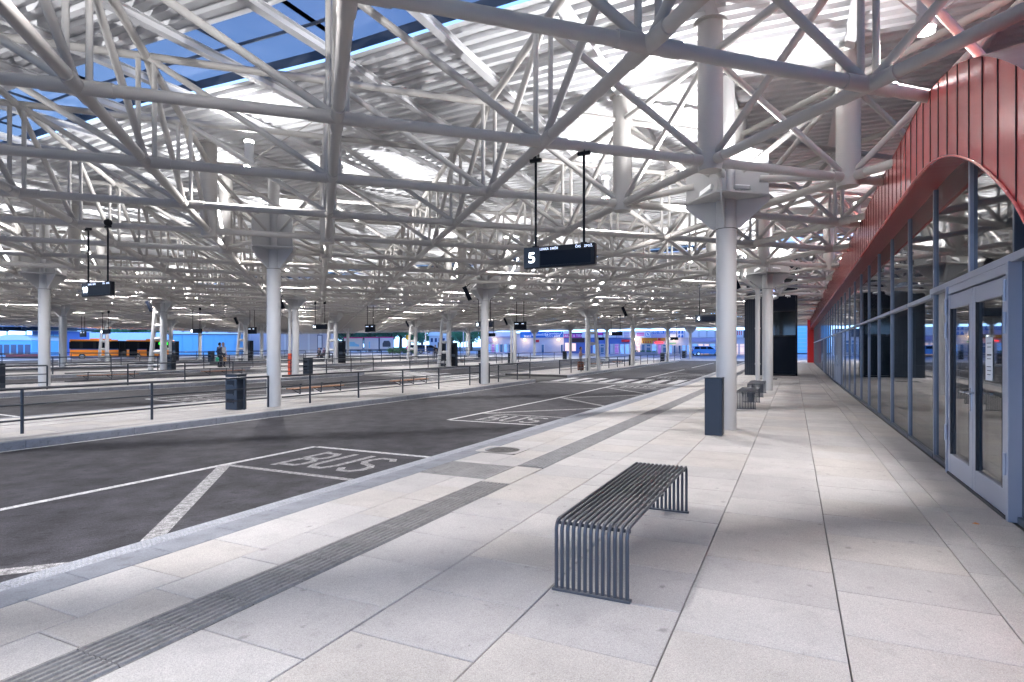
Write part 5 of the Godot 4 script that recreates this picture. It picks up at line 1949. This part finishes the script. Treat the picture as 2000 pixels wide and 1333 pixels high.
		if i == 2:
			prism(st, PackedVector2Array([Vector2(-0.75, 1.1), Vector2(0.75, 1.1), Vector2(0.78, 1.7), Vector2(0.5, 2.25), Vector2(-0.5, 2.25), Vector2(-0.78, 1.7)]), Vector3(0, 0, 0.061), Vector3.RIGHT, Vector3.UP, Vector3(0, 0, 0.006))
			obj("printed_car", st.commit(), M.aluminium_dark, t)
		elif i == 0:
			prism(st, PackedVector2Array([Vector2(-1.1, 1.25), Vector2(1.1, 1.25), Vector2(1.1, 1.6), Vector2(0.5, 1.75), Vector2(0.2, 2.1), Vector2(-0.7, 2.1), Vector2(-1.1, 1.7)]), Vector3(0, 0, 0.061), Vector3.RIGHT, Vector3.UP, Vector3(0, 0, 0.006))
			obj("printed_car", st.commit(), M.wall_blue, t)
		else:
			put_box("printed_figure", Vector3(-0.4, 1.5, 0.063), Vector3(0.25, 1.2, 0.006), M.wall_blue, t)
	# gabled house and lamp posts
	o = block("gabled_house", "pale house with a light gable roof behind the walking man", "house", 838, 872, 135, 3.6, 8.0, M.wall_lav, null)
	w = 34.0 / 1154.6 * 135
	st = S()
	prism(st, PackedVector2Array([Vector2(-w * 0.5 - 0.4, 3.5), Vector2(w * 0.5 + 0.4, 3.5), Vector2(w * 0.28, 5.2), Vector2(-w * 0.28, 5.2)]), Vector3(0, 0, 0.3), Vector3.RIGHT, Vector3.UP, Vector3(0, 0, -8.6))
	obj("roof", st.commit(), M.roof_white, o)
	for k in 4:
		put_box("window", Vector3(-1.35 + k * 0.9, 2.5, 0.02), Vector3(0.5, 0.9, 0.05), M.window_dark, o)
	for e in [[831, 100, 6.0, "white street lamp post left of the gabled house"], [905, 104, 6.2, "white street lamp post right of the gabled house"], [600, 118, 7.0, "white street lamp post above the pale yard wall"]]:
		var p := camera_point(e[0], e[1], 0)
		p.y = ground_at(-p.z, p.x)
		var t := thing("street_lamp", e[3], "street lamp", p, deg_to_rad(YAW))
		put_tube("post", Vector3.ZERO, Vector3(0, e[2], 0), 0.12, M.white_paint, t, 8, 0.06)
		put_tube("arm", Vector3(0, e[2] - 0.05, 0), Vector3(-0.9, e[2] + 0.15, 0), 0.05, M.white_paint, t, 8)
		put_box("head", Vector3(-1.1, e[2] + 0.13, 0), Vector3(0.6, 0.12, 0.25), M.aluminium_dark, t, 0.03)
	o = thing("yellow_sign", "small yellow and pink roadside sign left of a ladder column", "sign", camera_point(796, 98, 0.9), deg_to_rad(YAW))
	put_tube("post", Vector3(0, -0.3, 0), Vector3(0, 2.6, 0), 0.06, M.aluminium, o, 8)
	put_box("yellow_plate", Vector3(0, 2.8, 0.05), Vector3(0.55, 0.8, 0.05), M.fascia_yellow, o)
	put_box("pink_plate", Vector3(0.02, 1.2, 0.05), Vector3(0.4, 0.5, 0.05), M.poster_pink, o)
	o = thing("hedge", "clipped green hedge left of the ladder columns by the street", "hedge", camera_point(788, 104, 1.0), deg_to_rad(YAW))
	st = S()
	for k in 7:
		leaves(st, Vector3(-2.4 + k * 0.8, 0.55, 0), Vector3(0.6, 0.55, 0.6), 160, 0.14, 900 + k)
	obj("foliage", st.commit(), M.leaf_mid, o)
	o = block("stone_block", "pale blue stone corner house at the end of the platform walkway", "building", 1530, 1640, 118, 9.0, 10.0, M.wall_blue, M.roof_white, -20.0)
	for k in 8:
		put_box("stone_course", Vector3(0, 0.6 + k * 0.75, 0.02), Vector3(10.8, 0.05, 0.04), M.wall_lav, o)
	put_box("door", Vector3(-3.9, 1.5, 0.03), Vector3(1.2, 2.9, 0.06), M.window_dark, o)
	# trees
	var spots := [[200, 150, 8.0, 9.0, 0], [232, 146, 7.4, 9.0, 1], [262, 150, 7.8, 10.0, 0], [294, 148, 7.6, 9.0, 1], [322, 152, 7.5, 9.0, 0], [120, 150, 8.0, 9.0, 0], [556, 136, 7.2, 7.0, 1], [580, 134, 7.0, 7.0, 2], [622, 140, 7.4, 8.0, 1], [655, 134, 6.8, 7.0, 0], [676, 130, 8.0, 8.0, 0], [700, 134, 7.6, 7.0, 1], [722, 128, 7.2, 7.5, 0], [742, 130, 7.8, 7.5, 1], [762, 126, 8.2, 8.0, 0], [782, 128, 8.4, 8.0, 1], [800, 130, 7.6, 7.0, 0], [824, 150, 7.2, 8.0, 2], [856, 165, 8.0, 10.0, 2], [882, 160, 7.4, 9.0, 2], [898, 124, 5.0, 3.6, 1], [920, 150, 7.2, 8.0, 2], [944, 140, 7.6, 8.0, 1]]
	var kinds := ["dense dark green tree", "bushy mid green tree", "pale green tree"]
	var where := ["beyond the bus", "above the yard wall", "behind the billboards", "by the gabled house"]
	for i in spots.size():
		var e = spots[i]
		var at: String = where[0] if e[0] < 400 else where[1] if e[0] < 660 else where[2] if e[0] < 812 else where[3]
		var nth: String = ["first", "second", "third", "fourth", "fifth", "sixth", "seventh", "eighth"][i % 8]
		tree("%s growing %s, %s along its row" % [kinds[e[4]], at, nth], e[0], e[1], e[2], e[3], [M.leaf_dark, M.leaf_mid, M.leaf_pale][e[4]], 100 + i)

# ------------------------------------------------------------------ vehicles
func wheel(o: Node, at: Vector3, r: float) -> void:
	var st := S()
	tube(st, at + Vector3(0, 0, -0.13), at + Vector3(0, 0, 0.13), r, -1, 18)
	var w := obj("wheel", st.commit(), M.tyre, o)
	st = S()
	tube(st, at + Vector3(0, 0, 0.12), at + Vector3(0, 0, 0.145), r * 0.6, -1, 14)
	obj("rim", st.commit(), M.chrome, w)

func car(label: String, px: float, z: float, paint: Material, turn: float) -> void:
	var p := camera_point(px, z, 0)
	p.y = ground_at(-p.z, p.x)
	var o := thing("parked_car", label, "car", p, deg_to_rad(YAW + turn), "cars parked in the street")
	var body := PackedVector2Array([Vector2(-2.25, 0.35), Vector2(2.2, 0.32), Vector2(2.28, 0.62), Vector2(2.05, 0.86), Vector2(1.2, 0.98), Vector2(-2.2, 1.0), Vector2(-2.3, 0.7)])
	var st := S()
	prism(st, body, Vector3(0, 0, -0.86), Vector3.RIGHT, Vector3.UP, Vector3(0, 0, 1.72))
	obj("body", st.commit(), paint, o)
	st = S()
	prism(st, PackedVector2Array([Vector2(-2.18, 0.99), Vector2(1.25, 0.97), Vector2(0.5, 1.42), Vector2(0.1, 1.5), Vector2(-1.6, 1.5), Vector2(-1.95, 1.42)]), Vector3(0, 0, -0.74), Vector3.RIGHT, Vector3.UP, Vector3(0, 0, 1.48))
	obj("cabin", st.commit(), paint, o)
	for e in [[-2.0, -1.15, -1.9, -1.2], [-1.05, -0.1, -1.08, -0.12], [0.0, 1.02, 0.0, 0.5]]:
		st = S()
		prism(st, PackedVector2Array([Vector2(e[0], 1.03), Vector2(e[1], 1.03), Vector2(e[3], 1.4), Vector2(e[2], 1.4)]), Vector3(0, 0, -0.752), Vector3.RIGHT, Vector3.UP, Vector3(0, 0, 1.504))
		obj("side_window", st.commit(), M.screen_glass, o)
	st = S()
	quad(st, Vector3(1.2, 1.0, -0.66), Vector3(1.2, 1.0, 0.66), Vector3(0.55, 1.42, 0.62), Vector3(0.55, 1.42, -0.62), Vector3(1, 1, 0))
	obj("windscreen", st.commit(), M.screen_glass, o, Transform3D(Basis(), Vector3(0.03, 0.02, 0)))
	for x: float in [-1.4, 1.42]:
		for zz: float in [-0.74, 0.74]:
			wheel(o, Vector3(x, 0.32, zz), 0.32)
	for zz: float in [-0.62, 0.62]:
		put_box("headlight", Vector3(2.2, 0.68, zz), Vector3(0.12, 0.14, 0.36), M.white_paint, o, 0.03)
		put_box("tail_light", Vector3(-2.26, 0.82, zz), Vector3(0.08, 0.18, 0.24), M.red_bright, o, 0.02)

func build_vehicles() -> void:
	mat("tyre", lin(0.015, 0.015, 0.016), 0.7)
	mat("bus_orange", lin(0.95, 0.30, 0.01), 0.4)
	mat("bus_blue", lin(0.03, 0.09, 0.35), 0.35)
	mat("car_blue", lin(0.05, 0.20, 0.50), 0.25, 0.2)
	mat("car_navy", lin(0.02, 0.05, 0.15), 0.25, 0.2)
	glow("green_display", Color(0.1, 1.0, 0.15), 1.6)
	car("light blue estate car parked left of the near round column", 1378, 90, M.car_blue, 4.0)
	car("dark blue car parked between the near column and the lift tower", 1440, 91, M.car_navy, 4.0)
	car("small pale car parked by the hedge", 822, 108, M.wall_lav, 10.0)
	car("small dark car parked behind the walking man", 838, 102, M.car_navy, 8.0)
	var p := camera_point(136, 78, 0)
	p.y = ground_at(-p.z, p.x) - 0.1
	var o := thing("articulated_bus", "long orange bus with a dark bellows and blue skirt standing beyond the railings", "bus", p, deg_to_rad(YAW + 36.0))
	o.scale = Vector3(0.86, 0.93, 1.0)
	var W2 := 1.25
	for part in [[0.0, 6.2], [7.3, 14.0]]:
		var a: float = part[0]
		var b: float = part[1]
		var mid := (a + b) * 0.5
		put_box("lower_side", Vector3(mid, 0.95, -W2), Vector3(b - a, 0.95, W2 * 2), M.bus_orange, o, 0.05)
		put_box("skirt", Vector3(mid, 0.36, -W2), Vector3(b - a - 0.04, 0.28, W2 * 2 - 0.04), M.bus_blue, o, 0.03)
		put_box("upper_body", Vector3(mid, 2.05, -W2), Vector3(b - a - 0.06, 1.24, W2 * 2 - 0.06), M.black_box, o, 0.05)
		put_box("belt", Vector3(mid, 1.47, -W2), Vector3(b - a - 0.02, 0.14, W2 * 2 + 0.01), M.bus_blue, o, 0.02)
		put_box("roof", Vector3(mid, 2.76, -W2), Vector3(b - a, 0.26, W2 * 2), M.bus_orange, o, 0.1)
		put_box("roof_unit", Vector3(mid + 0.8, 2.96, -W2), Vector3(2.8, 0.2, 1.5), M.bus_orange, o, 0.06)
		var n := 4
		for k in n:
			var x := a + 0.55 + k * (b - a - 1.0) / (n - 1.0) * 0.98
			put_box("window", Vector3(x, 2.05, 0.0), Vector3((b - a) / n - 0.25, 0.98, 0.02), M.screen_glass, o)
		for x: float in [a + 1.5, b - 1.4]:
			wheel(o, Vector3(x, 0.42, -0.12), 0.46)
	put_box("rear_panel", Vector3(0.02, 1.75, -W2), Vector3(0.1, 2.3, W2 * 2 - 0.02), M.bus_orange, o, 0.03)
	put_box("rear_window", Vector3(-0.035, 2.1, -W2), Vector3(0.02, 0.9, 1.8), M.screen_glass, o)
	put_box("tail_light", Vector3(-0.04, 0.75, -0.25), Vector3(0.03, 0.3, 0.2), M.red_bright, o)
	for k in 6:
		put_box("bellows_fold", Vector3(6.3 + k * 0.19, 1.6, -W2), Vector3(0.14, 2.3, W2 * 2 - 0.1 - 0.06 * (k % 2)), M.black_box, o, 0.02)
	for x: float in [8.2, 10.6]:
		put_box("door", Vector3(x, 1.35, 0.012), Vector3(1.1, 2.1, 0.03), M.screen_glass, o)
	put_box("side_display", Vector3(12.4, 2.36, 0.02), Vector3(1.3, 0.3, 0.03), M.green_display, o)
	put_box("windscreen", Vector3(14.02, 1.9, -W2), Vector3(0.05, 1.6, 2.2), M.screen_glass, o)

# ------------------------------------------------------------------ people
func capsule_distance(p: Vector3, a: Vector3, b: Vector3, ra: float, rb: float) -> float:
	var ab := b - a
	var t := clampf((p - a).dot(ab) / maxf(ab.length_squared(), 1e-9), 0.0, 1.0)
	return (p - a - ab * t).length() - lerpf(ra, rb, t)

func body_mesh(bones: Array, cell: float) -> Mesh:
	# bones: [a, b, radius at a, radius at b, colour]; a smooth union meshed as surface nets
	var lo := Vector3(9, 9, 9)
	var hi := -lo
	for e in bones:
		for k in 2:
			var r := Vector3.ONE * (maxf(e[2], e[3]) + cell * 2.5)
			lo = lo.min(e[k] - r)
			hi = hi.max(e[k] + r)
	var n := Vector3i(((hi - lo) / cell).ceil()) + Vector3i.ONE
	var f := PackedFloat32Array()
	f.resize(n.x * n.y * n.z)
	f.fill(1.0)
	var best := PackedFloat32Array()
	best.resize(f.size())
	best.fill(9.0)
	var who := PackedInt32Array()
	who.resize(f.size())
	var kk := 0.035
	for bi in bones.size():
		var e = bones[bi]
		var r := Vector3.ONE * (maxf(e[2], e[3]) + 0.06)
		var i0 := Vector3i(((e[0].min(e[1]) - r - lo) / cell).floor()).max(Vector3i.ZERO)
		var i1 := Vector3i(((e[0].max(e[1]) + r - lo) / cell).ceil()).min(n - Vector3i.ONE)
		for z in range(i0.z, i1.z + 1):
			for y in range(i0.y, i1.y + 1):
				for x in range(i0.x, i1.x + 1):
					var at := x + n.x * (y + n.y * z)
					var d := capsule_distance(lo + Vector3(x, y, z) * cell, e[0], e[1], e[2], e[3])
					if d < best[at]:
						best[at] = d
						who[at] = bi
					var g := f[at]
					var h := maxf(kk - absf(d - g), 0.0) / kk
					f[at] = minf(d, g) - h * h * kk * 0.25
	var vert := {}
	var pos := []
	var col := []
	for z in n.z - 1:
		for y in n.y - 1:
			for x in n.x - 1:
				var b := x + n.x * (y + n.y * z)
				var c := [f[b], f[b + 1], f[b + n.x], f[b + n.x + 1], f[b + n.x * n.y], f[b + 1 + n.x * n.y], f[b + n.x + n.x * n.y], f[b + 1 + n.x + n.x * n.y]]
				var neg := 0
				for v in c:
					if v < 0.0:
						neg += 1
				if neg == 0 or neg == 8:
					continue
				var sum := Vector3.ZERO
				var cnt := 0
				for ed in [[0, 1], [2, 3], [4, 5], [6, 7], [0, 2], [1, 3], [4, 6], [5, 7], [0, 4], [1, 5], [2, 6], [3, 7]]:
					var va: float = c[ed[0]]
					var vb: float = c[ed[1]]
					if (va < 0.0) != (vb < 0.0):
						var t := va / (va - vb)
						var pa := Vector3(ed[0] & 1, (ed[0] >> 1) & 1, ed[0] >> 2)
						var pb := Vector3(ed[1] & 1, (ed[1] >> 1) & 1, ed[1] >> 2)
						sum += pa.lerp(pb, t)
						cnt += 1
				vert[b] = pos.size()
				pos.append(lo + (Vector3(x, y, z) + sum / cnt) * cell)
				col.append(bones[who[b]][4])
	var st := S()
	for i in pos.size():
		st.set_color(col[i])
		st.set_smooth_group(0)
		st.add_vertex(pos[i])
	var sx := 1
	var sy := n.x
	var sz := n.x * n.y
	for z in range(1, n.z - 1):
		for y in range(1, n.y - 1):
			for x in range(1, n.x - 1):
				var b := x + n.x * (y + n.y * z)
				for ax in [[sx, sy, sz], [sy, sz, sx], [sz, sx, sy]]:
					if (f[b] < 0.0) == (f[b + ax[0]] < 0.0):
						continue
					var q := [b - ax[1] - ax[2], b - ax[2], b, b - ax[1]]
					if not (vert.has(q[0]) and vert.has(q[1]) and vert.has(q[2]) and vert.has(q[3])):
						continue
					var o := [vert[q[0]], vert[q[1]], vert[q[2]], vert[q[3]]]
					if f[b] < 0.0:
						o.reverse()
					for k in [0, 1, 2, 0, 2, 3]:
						st.add_index(o[k])
	st.generate_normals()
	return st.commit()

func person(label: String, px: float, z: float, turn: float, pose: String, top: Color, legs: Color, hair: Color, base := -9.0) -> Node3D:
	var skin := Color(0.50, 0.30, 0.22)
	var shoe := Color(0.03, 0.03, 0.035)
	var p := camera_point(px, z, 0)
	p.y = ground_at(-p.z, p.x) if base < -5.0 else base
	var o := thing("person", label, "person", p, deg_to_rad(YAW + turn))
	var B := []
	var hipy := 0.92
	var stride := 0.0
	var sit := pose == "sit"
	if pose == "walk":
		stride = 0.22
	if sit:
		hipy = 0.52
	for s: float in [-1.0, 1.0]:
		var hip := Vector3(0.09 * s, hipy, 0)
		var knee := Vector3(0.11 * s, 0.50, stride * s * 0.5 + (0.42 if sit else 0.03))
		var ankle := Vector3(0.10 * s, 0.09, stride * s + (0.40 if sit else -0.01) - (0.06 if pose == "walk" and s < 0 else 0.0))
		B.append([hip, knee, 0.085, 0.058, legs])
		B.append([knee, ankle, 0.056, 0.042, legs])
		B.append([ankle + Vector3(0, -0.045, -0.02), ankle + Vector3(0.02 * s, -0.055, 0.15), 0.042, 0.034, shoe])
		var sh := Vector3(0.175 * s, hipy + 0.49, 0)
		var el := Vector3(0.235 * s, hipy + 0.20, -0.03 - stride * s * 0.4)
		var wr := Vector3(0.24 * s, hipy - 0.03, 0.05 - stride * s * 0.6)
		if pose == "phone" or sit or (pose == "walk" and s > 0):
			el = Vector3(0.23 * s, hipy + 0.2, 0.02)
			wr = Vector3(0.10 * s, hipy + 0.27, 0.24)
		B.append([sh, el, 0.058, 0.045, top])
		B.append([el, wr, 0.042, 0.032, top if legs.r < 0.2 and top.r < 0.3 else skin])
		var d := (wr - el).normalized()
		B.append([wr, wr + d * 0.08, 0.028, 0.03, skin])
	B.append([Vector3(-0.06, hipy + 0.03, 0), Vector3(0.06, hipy + 0.03, 0), 0.115, 0.115, legs])
	B.append([Vector3(0, hipy + 0.12, 0), Vector3(0, hipy + 0.30, 0), 0.125, 0.135, top])
	B.append([Vector3(-0.09, hipy + 0.40, 0), Vector3(0.09, hipy + 0.40, 0), 0.11, 0.11, top])
	B.append([Vector3(-0.16, hipy + 0.48, 0), Vector3(0.16, hipy + 0.48, 0), 0.065, 0.065, top])
	B.append([Vector3(0, hipy + 0.5, 0), Vector3(0, hipy + 0.62, 0.02), 0.055, 0.052, skin])
	var hd := Vector3(0, hipy + 0.70, 0.035)
	B.append([hd + Vector3(0, -0.05, 0.015), hd + Vector3(0, 0.05, 0), 0.072, 0.088, skin])
	B.append([hd + Vector3(0, 0.0, 0.085), hd + Vector3(0, -0.025, 0.105), 0.013, 0.016, skin])
	B.append([hd + Vector3(0, 0.075, -0.025), hd + Vector3(0, 0.02, -0.055), 0.085, 0.075, hair])
	for s: float in [-1.0, 1.0]:
		B.append([hd + Vector3(0.085 * s, 0.01, -0.01), hd + Vector3(0.088 * s, -0.03, -0.005), 0.016, 0.014, skin])
	var body := body_mesh(B, 0.026)
	obj("body", body, M.person_skin, o)
	# fingers and eyes
	var st := S()
	for e in B:
		if e[4] == skin and e[2] == 0.028:
			var tip: Vector3 = e[1]
			var d: Vector3 = (e[1] - e[0]).normalized()
			var side := d.cross(Vector3.UP if absf(d.y) < 0.9 else Vector3.BACK).normalized()
			for k in 4:
				var q := tip + side * (k - 1.5) * 0.017
				var m := q + d * (0.05 - 0.006 * absf(k - 1.3))
				tube(st, q, m, 0.0095, 0.009, 6)
				tube(st, m, m + (d + Vector3(0, -0.2, 0.4)).normalized() * 0.03, 0.009, 0.007, 6)
			tube(st, e[0] + side * 0.025, tip + side * 0.045, 0.011, 0.009, 6)
	st.index()
	obj("fingers", st.commit(), M.finger_skin, o)
	st = S()
	for s: float in [-1.0, 1.0]:
		ball(st, hd + Vector3(0.031 * s, 0.012, 0.083), Vector3(0.011, 0.007, 0.006), 8, 5)
	obj("eyes", st.commit(), M.ink, o)
	return o

func build_people() -> void:
	var m := mat("person_skin", Color.WHITE, 0.75)
	m.vertex_color_use_as_albedo = true
	mat("finger_skin", lin(0.50, 0.30, 0.22), 0.7)
	var dark := Color(0.02, 0.025, 0.04)
	var h3 := func(px: float, z: float) -> float:
		var q := camera_point(px, z, 0)
		return island_at(-q.z, q.x)
	var a := person("person in a dark vest and black trousers standing with a shopping bag", 428, 42.0, 150.0, "stand", Color(0.02, 0.03, 0.06), dark, Color(0.02, 0.018, 0.016), h3.call(428, 42.0))
	var b := person("person in a white shirt standing close behind the one in the dark vest", 435, 42.6, 60.0, "stand", Color(0.6, 0.6, 0.62), dark, Color(0.12, 0.05, 0.02), h3.call(435, 42.6))
	var w := person("person in an open dark jacket walking and holding a phone", 850, 66.0, 10.0, "walk", dark, Color(0.05, 0.06, 0.09), Color(0.03, 0.02, 0.015))
	person("person in a pale top with bare arms waiting beside the ladder column", 1134, 44.5, 80.0, "phone", Color(0.45, 0.28, 0.25), Color(0.3, 0.28, 0.3), Color(0.06, 0.03, 0.02), h3.call(1134, 44.5))
	person("person in brown clothes standing in front of the bus door", 297, 62.0, 120.0, "stand", Color(0.16, 0.06, 0.03), Color(0.35, 0.2, 0.15), Color(0.03, 0.02, 0.02))
	person("seated person in dark clothes left of another before the pale wall", 623, 76.0, 20.0, "sit", Color(0.03, 0.03, 0.05), Color(0.02, 0.02, 0.03), Color(0.02, 0.02, 0.02))
	person("seated person in a purple top before the pale wall", 633, 76.0, -20.0, "sit", Color(0.08, 0.03, 0.08), Color(0.02, 0.02, 0.03), Color(0.03, 0.02, 0.02))
	for px: float in [623.0, 633.0]:
		var q := camera_point(px, 76.1, 0)
		q.y = ground_at(-q.z, q.x)
		var t := thing("seat_bench", "small dark bench under the %s seated person" % ("left" if px < 630 else "right"), "bench", q, deg_to_rad(YAW))
		put_box("seat", Vector3(0, 0.39, -0.02), Vector3(0.6, 0.05, 0.36), M.wood, t)
		for x: float in [-0.24, 0.24]:
			put_box("leg", Vector3(x, 0.18, -0.02), Vector3(0.05, 0.38, 0.3), M.rail_steel, t)
	mat("bag_green", lin(0.03, 0.40, 0.22), 0.6)
	mat("bag_tan", lin(0.45, 0.25, 0.10), 0.6)
	mat("suitcase_brown", lin(0.16, 0.06, 0.035), 0.5)
	for e in [[424.0, 41.7, M.bag_green, "green plastic shopping bag held by the person in the dark vest"], [438.5, 42.4, M.bag_tan, "tan paper bag held by the person in the white shirt"]]:
		var q := camera_point(e[0], e[1], 0)
		q.y = h3.call(e[0], e[1]) + 0.42
		var t := thing("shopping_bag", e[3], "bag", q, 0.4)
		put_box("sack", Vector3(0, 0.14, 0), Vector3(0.22, 0.3, 0.1), e[2], t, 0.03)
		put_tube("strap", Vector3(-0.06, 0.28, 0), Vector3(0, 0.42, 0), 0.008, e[2], t, 6)
		put_tube("strap", Vector3(0.06, 0.28, 0), Vector3(0, 0.42, 0), 0.008, e[2], t, 6)
	var q := camera_point(1134, 43.8, 0)
	q.y = h3.call(1134, 43.8)
	var t := thing("suitcase", "upright brown suitcase standing before the person beside the ladder column", "suitcase", q, deg_to_rad(YAW))
	put_box("shell", Vector3(0, 0.36, 0), Vector3(0.46, 0.62, 0.25), M.suitcase_brown, t, 0.04)
	put_box("handle", Vector3(0, 0.70, 0), Vector3(0.2, 0.03, 0.03), M.black_box, t)
	for x: float in [-0.18, 0.18]:
		var ws := S()
		tube(ws, Vector3(x - 0.02, 0.04, 0), Vector3(x + 0.02, 0.04, 0), 0.04, -1, 10)
		obj("wheel", ws.commit(), M.black_box, t)
		put_box("trunk_band", Vector3(x * 0.6, 0.36, 0.127), Vector3(0.03, 0.6, 0.01), M.black_box, t)
